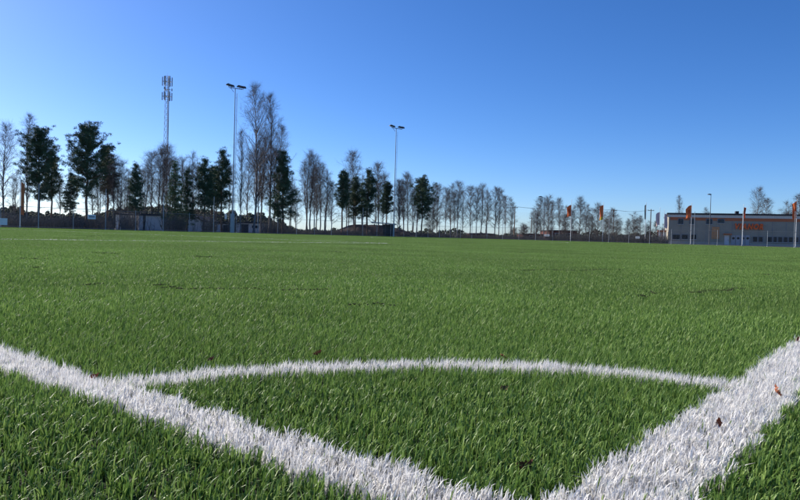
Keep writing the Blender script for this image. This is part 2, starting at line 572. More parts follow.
for i, tr in enumerate(trails):
    pts = [on_turf(*p) for p in tr]
    ch_v, ch_t = [], []
    g = np.random.default_rng(300 + i)
    L = sum(np.linalg.norm(pts[j + 1] - pts[j]) for j in range(len(pts) - 1))
    dep = pts[0][1]
    n = int(max(30, min(340, L * 240)))
    for _ in range(n):
        j = g.integers(0, len(pts) - 1)
        tt = g.random() ** (1.0 + .5 * math.sin(i * 2.1))
        q = pts[j] + (pts[j + 1] - pts[j]) * tt + np.array([0, .04 * dep * .3 * math.sin(tt * 7 + i)])
        q = q + g.normal(0, 0.006 + 0.0010 * dep, 2) * np.array([1.5, 0.8])
        s = g.uniform(0.0014, 0.0036) * (1 + 0.07 * dep)
        a = g.uniform(0, 6.28)
        b0 = len(ch_v)
        z = 0.021 + g.uniform(0, 0.005)
        dx, dy = math.cos(a) * s * 1.6, math.sin(a) * s * 1.6
        ex, ey = -math.sin(a) * s * 0.4, math.cos(a) * s * 0.4
        ch_v += [(q[0] - dx, q[1] - dy, z), (q[0] + ex, q[1] + ey, z + s * .25), (q[0] + dx, q[1] + dy, z + g.uniform(-.002, .004)), (q[0] - ex, q[1] - ey, z - s * .2), (q[0], q[1], z + s * 0.8), (q[0], q[1], z - s * 0.5)]
        for (p_, q_) in ((0, 1), (1, 2), (2, 3), (3, 0)):
            ch_t += [(b0 + p_, b0 + q_, b0 + 4), (b0 + q_, b0 + p_, b0 + 5)]
    tag(link('crumb_trail', np_mesh('crumb_trail', np.array(ch_v), np.array(ch_t)), M['crumb']),
        'dark streak of crumbs and dead fibres lying on the turf', kind='stuff')

def leaf_mesh(seed, curl):
    """shrivelled leaf: lobed blade rolled along its midrib, with a stalk"""
    g = np.random.default_rng(seed)
    n = 11
    V, F = [], []
    for i in range(n):
        t = i / (n - 1)
        wd = (math.sin(math.pi * min(1, t * 0.93 + 0.05)) ** 0.7) * 0.42 * (1 + (.28 if i % 2 else -.22) + 0.12 * g.normal())
        if i == n - 1: wd = .02
        x = t - 0.5
        z = curl * 0.9 * (t - 0.4) ** 2 + .03 * g.normal()
        roll = curl * (1.1 + .5 * t)
        for q in (-1, -.5, 0, .5, 1):
            a = roll * abs(q)
            V.append((x + .05 * g.normal() * abs(q), math.copysign(wd * math.sin(a) / roll if q else 0, q) , z + wd * (1 - math.cos(a)) / roll + .02 * g.normal()))
    m = len(V)
    V += [(a, b, c - 0.014) for a, b, c in V]
    for i in range(n - 1):
        for j in range(4):
            a = 5 * i + j
            F += [(a, a + 5, a + 6, a + 1), (m + a, m + a + 1, m + a + 6, m + a + 5)]
    rim = [5 * i for i in range(n)] + [5 * (n - 1) + q for q in (1, 2, 3, 4)] + [5 * i + 4 for i in range(n - 2, -1, -1)] + [3, 2, 1]
    for i in range(len(rim)):
        a, b = rim[i], rim[(i + 1) % len(rim)]
        F.append((b, a, m + a, m + b))
    b0 = len(V)
    V += [(-0.5, -0.02, 0.02), (-0.5, 0.02, 0.02), (-0.5, 0, 0.05), (-0.9, 0.05, 0.14)]
    F += [(b0, b0 + 1, b0 + 3), (b0 + 1, b0 + 2, b0 + 3), (b0 + 2, b0, b0 + 3)]
    me = bpy.data.meshes.new('dry_leaf')
    me.from_pydata(V, [], F)
    me.update()
    return me
LEAVES = [  # px, py, size m, tilt, yaw, material, label
    (776, 391, 0.026, 50, 150, 'leaf', 'curled red brown leaf standing on the white touchline'),
    (718, 421, 0.018, 78, 60, 'leaf', 'thin upright brown leaf stuck in the white touchline'),
    (524, 461, 0.026, 4, 15, 'leaf_dark', 'dull dark brown leaf sunk in the green turf inside the corner'),
    (504, 385, 0.022, 4, 30, 'leaf_dark', 'dark brown leaf in the green turf just inside the corner arc'),
    (318, 351.5, 0.024, 15, 20, 'leaf', 'reddish leaf behind the middle of the corner arc'),
    (95, 374, 0.022, 10, 10, 'leaf', 'reddish leaf on the white goal line where the arc meets it'),
    (503, 354, 0.020, 15, 160, 'leaf', 'small reddish leaf behind the arc towards the touchline'),
    (211, 357, 0.018, 15, 40, 'leaf', 'small brown leaf just behind the arc near the goal line'),
    (797, 339, 0.022, 30, 40, 'leaf', 'brown leaf beside the touchline beyond the corner arc'),
]
for i, (px, py, s, tilt, yaw, m, lab) in enumerate(LEAVES):
    q = on_turf(px, py, 0.026)
    o = link('dry_leaf', leaf_mesh(40 + i, 0.9 + 0.25 * (i % 3)), M[m])
    o.location = (q[0], q[1], 0.017 + s * 0.40 * math.sin(R(tilt)))
    o.rotation_euler = (R(20), R(-tilt), R(yaw))
    s *= .85
    o.scale = (s, s, s)
    tag(o, lab, 'leaf', 'dry leaves on the turf')

# ------------------------------------------------------------------ fences
def fence_point(px, side, off=0.0):
    """point on the fence line seen in column px; side 'L' along the far touchline, 'R' along the far goal line"""
    t = ray(px, horizon_py(px))[0]
    if side == 'L':
        c, d = uv2w(PW + FM + off, 0.0), BV
    else:
        c, d = uv2w(0.0, PL + FM + off), AU
    k = (t * c[1] - c[0]) / (d[0] - t * d[1])
    return c + d * k, k
def make_fence(side, k0, k1, step, h_low, tall, label):
    c, d = (uv2w(PW + FM, 0.0), BV) if side == 'L' else (uv2w(0.0, PL + FM), AU)
    root = empty('ball_stop_fence', (c[0] + d[0] * k0, c[1] + d[1] * k0, 0))
    tag(root, label, 'fence')
    n = int(round((k1 - k0) / step))
    for i in range(n + 1):
        x, y = d * (i * step)
        hh = tall if i % 2 == 0 else h_low + 0.15
        if i % 2 == 0:
            m = MB().tube((0, 0, 0), (0, 0, hh), 0.038, 0.034, 8)
        else:
            m = MB().tube((0, 0, 0), (0, 0, hh), 0.028, 0.026, 6)
        m.tube((0, 0, 0), (0, 0, 0.06), 0.09, 0.08, 8)
        p = m.build('post', M['galv'], root)
        p.location = (x, y, 0)
    L = n * step
    r = MB()
    for z in (0.12, h_low):
        r.tube((0, 0, z), (d[0] * L, d[1] * L, z), 0.022, 0.022, 5)
    r.build('rail', M['wire'], root)
    # mesh: wire grid low down, thin net above
    xs = np.arange(0, L, 0.10)
    a = np.stack([xs * d[0], xs * d[1], np.full(len(xs), 0.05)], 1)
    b = a.copy(); b[:, 2] = h_low
    zs = np.arange(0.1, h_low, 0.10)
    e = np.stack([np.zeros(len(zs)), np.zeros(len(zs)), zs], 1)
    f = e + np.array([d[0] * L, d[1] * L, 0])
    P0, P1 = np.concatenate([a, e]), np.concatenate([b, f])
    V, T = frusta(P0, P1, np.full(len(P0), 0.0022), np.full(len(P0), 0.0022), 3)
    tag(link('wire_mesh', np_mesh('wire_mesh', V, T), M['wire'], root), kind='stuff')
    xs = np.arange(0, L, 0.30)
    a = np.stack([xs * d[0], xs * d[1], np.full(len(xs), h_low)], 1)
    b = a.copy(); b[:, 2] = tall - 0.1
    zs = np.arange(h_low + 0.3, tall - 0.05, 0.30)
    e = np.stack([np.zeros(len(zs)), np.zeros(len(zs)), zs], 1)
    f = e + np.array([d[0] * L, d[1] * L, 0])
    P0, P1 = np.concatenate([a, e]), np.concatenate([b, f])
    V, T = frusta(P0, P1, np.full(len(P0), 0.003), np.full(len(P0), 0.003), 3)
    tag(link('net', np_mesh('net', V, T), M['wire'], root), kind='stuff')
make_fence('L', 16.0, PL + FM, 3.6, 2.2, 4.6, 'long wire fence with tall net posts in front of the pines')
make_fence('R', 2.0, PW + FM - 0.4, 3.4, 2.2, 5.2, 'long wire fence with tall net posts in front of the grey building')
def fence_depth(px):
    kink = 457
    return fence_point(px, 'L' if px < kink else 'R')[0][1]

# sign boards hung on the fences
def board(px, py0, py1, px1, label, band=True):
    side = 'L' if px < 457 else 'R'
    p, _ = fence_point((px + px1) / 2, side, -0.12)
    dep = p[1]
    w_ = abs(px1 - px) / FPX * dep
    if side == 'L': w_ *= 1.15
    z0, z1 = top_z(px, py1, dep), top_z(px, py0, dep)
    z0 = max(z0, 0.25)
    d = BV if side == 'L' else -AU
    root = empty('sign_board', (p[0], p[1], 0), math.atan2(d[1], d[0]))
    tag(root, label, 'sign')
    MB().box(-w_ / 2, w_ / 2, -0.03, 0.02, z0, z1).build('panel', M['white_paint'], root)
    MB().box(-w_ / 2 + .05, w_ / 2 - .05, 0.021, 0.09, z0 + (z1 - z0) * .4, z0 + (z1 - z0) * .5).build('bracket', M['galv'], root)
    if band:
        MB().box(-w_ * .36, w_ * .36, -0.036, -0.031, z0 + (z1 - z0) * .42, z0 + (z1 - z0) * .62).build('print_band', M['dark_metal'], root)
board(-4, 218, 225, 6, 'plain white board low on the fence left of the broad pines', False)
board(88, 214.6, 219, 95, 'small white sign with a dark band on the fence by the broad pines')
board(224.4, 214, 219, 226.6, 'narrow white sign on the fence beside the light mast base', False)
board(544, 234.2, 236.2, 549.5, 'flat white sign on the fence below the street lamp')
board(635.5, 236.4, 238.4, 639.5, 'tiny white sign on the fence near the pale pink flags')

# ------------------------------------------------------------------ light masts
def light_mast(px, top_py, label, base_h, base_w):
    p, _ = fence_point(px, 'L', -0.9)
    dep = p[1]
    H = top_z(px + 3, top_py, dep)
    root = empty('light_mast', (p[0], p[1], 0))
    tag(root, label, 'light mast', 'floodlight masts along the pitch')
    MB().tube((0, 0, 0), (0, 0, H * .5), 0.11, 0.085, 10).tube((0, 0, H * .5), (0, 0, H), 0.08, 0.05, 10).build('pole', M['galv'], root)
    lad = MB()
    for s in (-.11, .11):
        lad.tube((0.24 + s * .0 - .0, s, 2.6), (0.24, s, H - .6), 0.018, 0.018, 5)
    for k in range(int((H - 3.4) / 0.6)):
        lad.tube((0.24, -.11, 2.8 + k * .6), (0.24, .11, 2.8 + k * .6), 0.012, 0.012, 4)
    for k in range(6):
        z = 3 + k * (H - 4.2) / 5
        lad.tube((0.05, 0, z), (0.25, 0, z), 0.015, 0.015, 4)
    lad.build('ladder', M['galv'], root)
    MB().box(-base_w / 2, base_w / 2, -base_w / 2, base_w / 2, 0, base_h).box(-base_w * .55, base_w * .55, -base_w * .55, base_w * .55, base_h, base_h + .06).build('base_cabinet', M['galv'], root)
    arm = MB()
    arm.tube((-0.80, 0, H + .12), (0.95, 0, H - .10), 0.05, 0.05, 6)
    arm.tube((-.15, 0, H - .5), (-.6, 0, H + .06), 0.03, 0.03, 5)
    arm.build('crossarm', M['galv'], root)
    # floodlight heads: deep shells tilted towards the pitch (towards -AU)
    for i, (x, y, z, yaw) in enumerate(((-0.85, -.16, H + .30, 20), (-0.55, .20, H + .26, -10), (0.62, -.16, H + .10, -15), (1.0, .12, H + .07, -35))):
        f = MB()
        pts = [(-.34, 0.0), (.34, 0.0), (.38, .06), (.22, .26), (-.12, .30), (-.34, .10)]
        f.prism(pts, -.22, .22)
        hd = f.build('floodlight', M['dark_metal'], root)
        hd.location = (x, y, z)
        hd.rotation_euler = (R(8), R(10), R(yaw))
        MB().box(-.30, .30, -.19, .19, -.02, -.003).build('lens', M['glassy'], hd)
        MB().tube((0, 0, -.02), (0, 0, -.22), .03, .03, 5).build('bracket', M['galv'], hd)
light_mast(232.3, 88.5, 'tall floodlight mast rising beside the tallest birches, pale cabinet at its foot', 2.45, 0.46)
light_mast(393.5, 128.5, 'floodlight mast standing by the low shelter and the reddish mound', 1.9, 0.26)

# ------------------------------------------------------------------ cell tower
def cell_tower():
    dep = 205.0
    x, y, _ = at(164.6, dep)
    H = top_z(168, 76, dep)
    root = empty('cell_tower', (x, y, 0))
    tag(root, 'slim steel lattice phone tower with antenna panels rising above the trees', 'tower')
    lv = 26
    rad = lambda z: 0.95 - 0.42 * z / H
    ang = [R(90), R(210), R(330)]
    legs = [[Vector((math.cos(a) * rad(i * H / lv), math.sin(a) * rad(i * H / lv), i * H / lv)) for i in range(lv + 1)] for a in ang]
    for L in legs:
        m = MB()
        for i in range(lv): m.tube(L[i], L[i + 1], 0.06, 0.06, 5)
        m.build('leg', M['galv'], root)
    m = MB()
    for i in range(lv):
        for k in range(3):
            a, b = legs[k], legs[(k + 1) % 3]
            m.tube(a[i], b[i + 1], 0.032, 0.032, 4).tube(b[i], a[i + 1], 0.032, 0.032, 4).tube(a[i + 1], b[i + 1], 0.032, 0.032, 4)
    m.build('bracing', M['galv'], root)
    m = MB().box(.62, .72, -.3, -.2, 2, H - 3)
    m.build('cable_ladder', M['dark_metal'], root)
    for z, n, L in ((H - 1.7, 6, 2.6), (H - 6.2, 6, 2.3), (H - 4.1, 3, .7)):
        ring = MB()
        for k in range(n):
            a = 2 * math.pi * k / n + .3
            b = 2 * math.pi * (k + 1) / n + .3
            ring.tube((math.cos(a) * 1.25, math.sin(a) * 1.25, z), (math.cos(b) * 1.25, math.sin(b) * 1.25, z), .05, .05, 4)
            ring.tube((0, 0, z), (math.cos(a) * 1.25, math.sin(a) * 1.25, z), .04, .04, 4)
        ring.build('antenna_frame', M['galv'], root)
        for k in range(n):
            a = 2 * math.pi * k / n + .3
            p = MB().box(-.09, .13, -.2, .2, -L / 2, L / 2).tube((-.12, 0, -L / 2 - .2), (-.12, 0, L / 2 + .2), .04, .04, 5).build('antenna_panel', M['galv'], root)
            p.location = (math.cos(a) * 1.38, math.sin(a) * 1.38, z + .1 * (k % 3))
            p.rotation_euler = (0, 0, a)
    MB().tube((0, 0, H - .3), (0, 0, H + 1.0), .03, .015, 5).build('lightning_rod', M['galv'], root)
    MB().box(-1.6, 1.6, -1.6, 1.6, 0, .5).build('footing', M['galv'], root)
cell_tower()

# ------------------------------------------------------------------ trees
def unit(v): return v / (np.linalg.norm(v) + 1e-9)
def bare_tree(seed, H, spread, start, droop, n_br=46, sub=7, tw=9, trunks=1, tr=0.0095, fine=1.0, el_=(38, 62)):
    """returns trunk mesh and crown mesh of a leafless tree, base at the origin"""
    g = np.random.default_rng(seed)
    tp0, tp1, tr0, tr1 = [], [], [], []
    P0, P1, r0, r1 = [], [], [], []
    for s in range(trunks):
        ox, oy = (0, 0) if s == 0 else g.normal(0, .25, 2)
        Hs = H * (1 if s == 0 else g.uniform(.7, .95))
        lean = g.normal(0, .008 if s == 0 else .05, 2)
        n = 14
        zz = np.linspace(0, 1, n + 1)
        wb = np.cumsum(g.normal(0, .0042, (n + 1, 2)), 0) * Hs
        pts = np.stack([ox + lean[0] * zz * Hs + wb[:, 0] - wb[0, 0], oy + lean[1] * zz * Hs + wb[:, 1] - wb[0, 1], zz * Hs], 1)
        rr = tr * Hs * (1 - zz) ** 0.85 + .012
        rr[0] *= 1.35
        for i in range(n):
            tp0.append(pts[i]); tp1.append(pts[i + 1]); tr0.append(rr[i]); tr1.append(rr[i + 1])
        nb = n_br if trunks == 1 else int(n_br * .62)
        for b in range(nb):
            t = start + (1 - start) * ((b + g.random()) / nb) ** 0.92
            i = min(int(t * n), n - 1)
            f = t * n - i
            base = pts[i] * (1 - f) + pts[i + 1] * f
            br = rr[i] * (1 - f) + rr[i + 1] * f
            prof = (math.sin(math.pi * min(1, (t - start) / (1 - start) * .80 + .20)) ** .7)
            L = spread * Hs * prof * g.uniform(.55, 1.1) + .35
            az = b * 2.4 + g.normal(0, .5)
            el = R(g.uniform(*el_))
            d = np.array([math.cos(az) * math.cos(el), math.sin(az) * math.cos(el), math.sin(el)])
            p = base.copy()
            rad = min(br * .5, .016 * L + .010)
            ns = 4
            bp = [p]
            for k in range(ns):
                d = unit(d + g.normal(0, .12, 3) + np.array([0, 0, -droop * (k / ns) * .5]))
                q = p + d * L / ns
                P0.append(p); P1.append(q); r0.append(rad * (1 - k / ns * .85)); r1.append(rad * (1 - (k + 1) / ns * .85) + .003)
                p = q
                bp.append(p)
            for q_ in range(sub):
                k = g.integers(0, ns)
                f = g.random()
                sb = bp[k] * (1 - f) + bp[k + 1] * f
                sd = unit(unit(bp[k + 1] - bp[k]) + g.normal(0, .55, 3) + np.array([0, 0, .1 - droop * .4]))
                sl = L * g.uniform(.22, .5) * (1 - .4 * k / ns) + .2
                se = sb + sd * sl
                P0.append(sb); P1.append(se); r0.append(.015 * fine); r1.append(.007 * fine)
                for w_ in range(tw):
                    f = g.uniform(.15, 1)
                    tb = sb + (se - sb) * f
                    td = unit(sd + g.normal(0, .6, 3) + np.array([0, 0, -droop]))
                    P0.append(tb); P1.append(tb + td * g.uniform(.35, 1.05)); r0.append(.0078 * fine); r1.append(.003 * fine)
    V, T = frusta(tp0, tp1, tr0, tr1, 7)
    trunk = np_mesh('trunk', V, T, smooth=True)
    V, T = frusta(P0, P1, r0, r1, 3)
    crown = np_mesh('crown', V, T)
    return trunk, crown

def needle_clumps(C, rad, per, g, size=(.30, .075)):
    """small needle-spray faces filling flattened clumps; C (n,3), rad (n,)"""
    n = len(C)
    c = np.repeat(C, per, 0)
    rr = np.repeat(rad, per)
    d = g.normal(0, 1, (n * per, 3))
    d /= np.linalg.norm(d, axis=1, keepdims=True)
    off = d * (rr * g.random(n * per) ** .45)[:, None]
    off[:, 2] *= .55
    p = c + off
    ax = unit_rows(d + g.normal(0, .5, d.shape) + np.array([0, 0, .35]))
    sd = unit_rows(np.cross(ax, g.normal(0, 1, d.shape)))
    L = g.uniform(.6, 1.25, n * per)[:, None] * size[0]
    W = g.uniform(.7, 1.3, n * per)[:, None] * size[1]
    V = np.stack([p - sd * W, p + sd * W, p + ax * L], 1).reshape(-1, 3)
    T = np.arange(n * per * 3).reshape(-1, 3)
    return V, T
def unit_rows(a): return a / (np.linalg.norm(a, axis=1, keepdims=True) + 1e-9)

def conifer(seed, H, width, start, kind='pine', per=38, dead=True, cone=0.0):
    g = np.random.default_rng(seed)
    n = 14
    zz = np.linspace(0, 1, n + 1)
    wb = np.cumsum(g.normal(0, .004, (n + 1, 2)), 0) * H
    pts = np.stack([wb[:, 0] - wb[0, 0], wb[:, 1] - wb[0, 1], zz * H * .97], 1)
    rr = .0125 * H * (1 - zz) ** .7 + .02
    rr[0] *= 1.3
    tp0, tp1, tr0, tr1 = list(pts[:-1]), list(pts[1:]), list(rr[:-1]), list(rr[1:])
    C, CR, P0, P1, r0, r1 = [], [], [], [], [], []
    nl = 76 if kind == 'pine' else 84
    for b in range(nl):
        s = (b + g.random()) / nl
        t = start + (1 - start) * s
        i = min(int(t * n), n - 1); f = t * n - i
        base = pts[i] * (1 - f) + pts[i + 1] * f
        if kind == 'pine':
            prof = min(1, .45 + 1.5 * s) * math.sqrt(max(0, 1 - max(0, (s - .42) / .60) ** 2.2))
            prof = prof * (1 - cone) + cone * min(1, .55 + 2 * s) * max(0, 1 - s) ** .75 * 1.15
            L = width / 2 * prof * g.uniform(.55, 1.10) + .15
            el = R(g.uniform(-8, 24) + (46 - 20 * cone) * s)
        else:
            prof = (1 - s) ** .75
            L = width / 2 * prof * g.uniform(.6, 1.12) + .2
            el = R(g.uniform(-18, 8) + 30 * s * s)
        az = b * 2.4 + g.normal(0, .6)
        d = np.array([math.cos(az) * math.cos(el), math.sin(az) * math.cos(el), math.sin(el)])
        p = base.copy(); rad = .012 * L + .018
        bp = [p]
        for k in range(3):
            d = unit(d + g.normal(0, .13, 3) + np.array([0, 0, .10 if kind == 'pine' else .04]))
            q = p + d * L / 3
            P0.append(p); P1.append(q); r0.append(rad * (1 - k * .28)); r1.append(rad * (1 - (k + 1) * .28))
            p = q; bp.append(p)
        nc = max(2, int(L / .21)) if kind == 'pine' else max(2, int(L / .25))
        for k in range(nc):
            u_ = (.25 if kind == 'pine' else .12) + (.80 if kind == 'pine' else .92) * (k + g.random()) / nc
            j = min(int(u_ * 3), 2)
            q = bp[j] + (bp[j + 1] - bp[j]) * (u_ * 3 - j) + g.normal(0, .16 + .05 * L, 3) * np.array([1, 1, .75])
            C.append(q); CR.append(g.uniform(.16, .40) if kind == 'pine' else g.uniform(.16, .36))
    if dead:
        for b in range(9):
            t = g.uniform(start * .45, start)
            az = g.uniform(0, 6.28); L = g.uniform(.4, 1.3)
            p = pts[min(int(t * n), n - 1)]
            p = np.array([p[0], p[1], t * H * .97])
            P0.append(p); P1.append(p + np.array([math.cos(az) * L, math.sin(az) * L, g.uniform(-.2, .3)])); r0.append(.03); r1.append(.008)
    V1, T1 = frusta(tp0, tp1, tr0, tr1, 8)
    V2, T2 = frusta(P0, P1, r0, r1, 4)
    trunk = np_mesh('trunk', np.concatenate([V1, V2]), np.concatenate([T1, T2 + len(V1)]), smooth=True)
    V, T = needle_clumps(np.array(C), np.array(CR), per, g, (.34, .030) if kind == 'pine' else (.30, .028))
    crown = np_mesh('crown', V, T)
    return trunk, crown

PROTO = {}
def proto_bare(key, nm, *a, bark='bark_grey', **k):
    t, c = bare_tree(*a, **k)
    t.materials.append(M[bark]); c.materials.append(M['twig'])
    PROTO[key] = (nm, a[1], [('trunk', t), ('crown', c)])
def proto_con(key, nm, *a, needle='needle', **k):
    t, c = conifer(*a, **k)
    t.materials.append(M['bark_pine']); c.materials.append(M[needle])
    PROTO[key] = (nm, a[1], [('trunk', t), ('crown', c)])
# key, name, seed, height, spread/width, crown start
proto_bare('birch_tall', 'birch_tree', 3, 22, .21, .16, .12, n_br=96, sub=7, tw=8, bark='bark_birch', fine=.72, el_=(52, 70), tr=.0075)
proto_bare('birch_tall2', 'birch_tree', 5, 21, .18, .18, .10, n_br=88, sub=7, tw=8, bark='bark_birch', trunks=1, fine=.72, el_=(54, 72), tr=.0075)
proto_bare('bare_a', 'bare_tree', 8, 13, .22, .22, .08, n_br=52, el_=(46, 68), fine=.66)
proto_bare('bare_b', 'bare_tree', 13, 13, .20, .26, .12, n_br=50, el_=(46, 68), fine=.66, trunks=2)
proto_bare('bare_c', 'bare_tree', 17, 12, .23, .20, .05, n_br=46)
proto_bare('bare_d', 'bare_tree', 21, 12, .20, .28, .12, n_br=52, el_=(48, 70), fine=.66, bark='bark_birch')
proto_bare('shrubby', 'bare_tree', 26, 9, .24, .10, .12, n_br=46, fine=.75, trunks=3, tr=.007)
proto_bare('shrubby2', 'bare_tree', 29, 9, .20, .08, .08, n_br=48, fine=.75, trunks=2, tr=.008)
proto_bare('bush', 'bush', 33, 3.2, .42, .05, .05, n_br=26, sub=6, tw=6, trunks=3, tr=.008)
proto_con('pine_wide', 'pine_tree', 41, 15, 8.2, .34, 'pine', per=38)
proto_con('pine_round', 'pine_tree', 44, 15, 7.2, .30, 'pine', per=38)
proto_con('pine_slim', 'pine_tree', 47, 13, 4.6, .30, 'pine', per=36, cone=.75)
proto_con('pine_slim2', 'pine_tree', 52, 13, 4.0, .42, 'pine', per=36, cone=.5)
proto_con('pine_low', 'pine_tree', 55, 13, 5.8, .17, 'pine', per=38, cone=.8)
proto_con('spruce', 'spruce_tree', 61, 12, 4.6, .07, 'spruce', needle='needle_b', dead=False)
proto_con('spruce_slim', 'spruce_tree', 64, 12, 3.3, .20, 'spruce', needle='needle', dead=False)

def tree(key, px, top, depth, label, cat=None, group=None, wide=1.0, rz=None):
    nm, H0, parts = PROTO[key]
    x, y, _ = at(px, depth)
    # the top leans right in the tilted picture: find height from the row at the top
    H = top_z(px + 0.0265 * (horizon_py(px) - top), top, depth)
    root = empty(nm, (x, y, -0.02), rng.uniform(0, 6.28) if rz is None else rz)
    s = H / H0
    root.scale = (s * wide, s * wide, s)
    for pn, me in parts:
        o = bpy.data.objects.new(pn, me)
        COL.objects.link(o)
        o.parent = root
    tag(root, label, cat or {'pine_tree': 'pine', 'spruce_tree': 'spruce', 'birch_tree': 'birch', 'bush': 'bush'}.get(nm, 'tree'), group)
    return root
FD = fence_depth
def T(key, px, top, off, label, group=None, **k):
    return tree(key, px, top, FD(px) + off, label, group=group, **k)

def row(trees, group, noun, where, left, right, depth):
    """a run of look-alike trees: the tallest and the two end ones are named for what they stand next to"""
    lo = min(range(len(trees)), key=lambda i: trees[i][1])
    for i, (px, tp, k) in enumerate(trees):
        if i == lo: lab = 'tallest ' + noun + ' ' + where
        elif i == 0: lab = noun + ' ' + where + ', next to ' + left
        elif i == len(trees) - 1: lab = noun + ' ' + where + ', next to ' + right
        else: lab = 'middle ' + noun + ' ' + where
        tree(k, px, tp, depth(px), lab, group=group)
# --- left of the tower
T('bare_c', -46, 140, 20, 'leafless tree at the end of the row beyond the white board', 'bare trees beyond the white board')
T('pine_round', -22, 138, 26, 'pine at the end of the row beyond the white board')
T('bare_a', 2, 128, 16, 'leafless tree between the white board and the orange hanging flag')
T('birch_tall2', 27, 117, 40, 'slim bare tree rising above the round topped pine')
T('pine_round', 39, 131, 14, 'dense pine with a round top next to the orange hanging flag')
T('pine_slim2', 51, 152, 24, 'slender pine tucked between the two broad pines')
T('pine_wide', 86, 129, 12, 'broadest pine, wide open crown, above the small white fence sign')
T('pine_slim', 71, 172, 20, 'short pine under the left edge of the broadest crown')
T('pine_slim2', 107, 145, 22, 'slim pine pressed against the right side of the broadest pine')
gA = 'bare trees between the broadest pine and the lone narrow conifer'
row(((99, 166, 'bare_b'), (113, 158, 'bare_d'), (119, 163, 'bare_a'), (125, 172, 'bare_b')), gA, 'leafless tree', 'between two conifers', 'the broadest pine', 'the narrow conifer', lambda px: FD(px) + 18 + (px % 7))
T('pine_slim', 134.5, 163, 12, 'lone narrow conifer in front of the long white wall', wide=.85)
gB = 'bare trees crowded round the phone tower'
row(((144, 163, 'bare_b'), (151, 155, 'bare_d'), (157, 152, 'bare_a'), (162, 148, 'bare_d'), (171, 150, 'bare_b'), (180, 160, 'bare_a'), (193, 156, 'bare_b')), gB, 'leafless tree', 'round the phone tower', 'the narrow conifer', 'the gabled shed', lambda px: FD(px) + 16 + (px * 5 % 11))
T('spruce', 174, 160, 11, 'dense bushy spruce directly below the phone tower')
T('spruce_slim', 187, 168, 14, 'darker narrow spruce between the bushy spruce and the gabled white shed')
T('pine_slim', 203, 158, 12, 'dark pine over the gabled white shed')
T('pine_slim2', 211, 166, 18, 'shorter thin pine next to the pine over the gabled shed')
T('pine_slim', 222, 149, 13, 'tall dark pine just left of the cabinet mast', wide=.9)
# --- tall birches
T('birch_tall2', 240, 134, 10, 'thin bare birch growing right against the cabinet mast', wide=.8)
T('birch_tall', 254, 88, 9, 'tallest bare birch, its top level with the cabinet mast')
T('birch_tall2', 269, 99, 11, 'second tallest bare birch beside the tallest one')
T('bare_d', 261, 140, 14, 'young leafless tree in the gap between the two tallest birches')
T('birch_tall', 278, 128, 18, 'bare birch partly behind the dark low branched pine')
T('pine_low', 283, 150, 8, 'dark pine with branches almost to the ground beside the tallest birches')
gC = 'bare trees standing against the open sky between two pines'
row(((296, 190, 'bare_c'), (306, 154, 'bare_b'), (310, 158, 'bare_d'), (317, 170, 'bare_a'), (320, 166, 'bare_d'), (325, 172, 'bare_b'), (332, 184, 'bare_c')), gC, 'leafless tree', 'in the open gap', 'the low branched pine', 'the mound', lambda px: FD(px) + 10 + (px * 3 % 13))
T('pine_slim2', 342, 170, 10, 'slim pine at the left end of the reddish mound')
T('bare_d', 353, 155, 24, 'leafless tree towering over the pines on the mound')
T('pine_slim', 355, 176, 14, 'dense pine in the middle of the mound')
T('pine_slim', 368, 169, 10, 'pine above the left edge of the shelter roof')
gD = 'bare trees behind the mound and shelter'
row(((347, 180, 'bare_a'), (362, 178, 'bare_b'), (378, 166, 'bare_d'), (382, 176, 'bare_a'), (374, 184, 'bare_c')), gD, 'leafless tree', 'behind the mound', 'its slim pine', 'the shelter', lambda px: FD(px) + 20 + (px * 3 % 9))
T('pine_slim2', 386, 182, 16, 'ragged thin pine behind the shelter roof', wide=1.1)
gE = 'bare trees between the shelter mast and the lone spreading pine'
row(((399, 182, 'bare_d'), (403, 175, 'bare_b'), (408, 177, 'bare_a'), (413, 184, 'bare_b')), gE, 'leafless tree', 'right of the shelter mast', 'the mast', 'the lone spreading pine', lambda px: FD(px) + 12 + (px * 3 % 9))
T('pine_wide', 421, 180, 4, 'lone spreading pine with a bare lower trunk right of the shelter mast', wide=1.0)
gF = 'bare trees in the thinning row right of the lone spreading pine'
row(((432, 187, 'shrubby'), (437, 186, 'bare_c'), (445, 190, 'bare_d'), (450, 186, 'bare_b'), (457, 184, 'bare_d'), (463, 192, 'bare_a'), (470, 188, 'bare_c'), (476, 190, 'bare_d'),
                  (481, 186, 'bare_a'), (486, 192, 'bare_b'), (494, 189, 'bare_c'), (498, 192, 'bare_a'), (505, 198, 'bare_d'), (511, 199, 'bare_b')), gF, 'leafless tree', 'in the thinning row', 'the lone spreading pine', 'the wooden pole', lambda px: 138 + (px * 7 % 17))
ks = ('bare_b', 'bare_d', 'bare_a', 'bare_d', 'bare_c')
for i, (px, tp) in enumerate(((14, 172), (60, 176), (93, 172), (107, 168), (117, 176), (130, 178), (140, 172), (167, 162), (185, 172), (199, 168), (215, 166), (229, 168), (246, 158), (258, 150), (273, 152), (290, 178),
                          (314, 178), (349, 180), (366, 184), (397, 188), (417, 190), (454, 195))):
    tree(ks[i % 5], px, tp, FD(min(px, 440)) + 34 + (px * 5 % 17), 'thin leafless tree in the back row behind the pines and birches', group='bare trees of the back row', wide=.95)
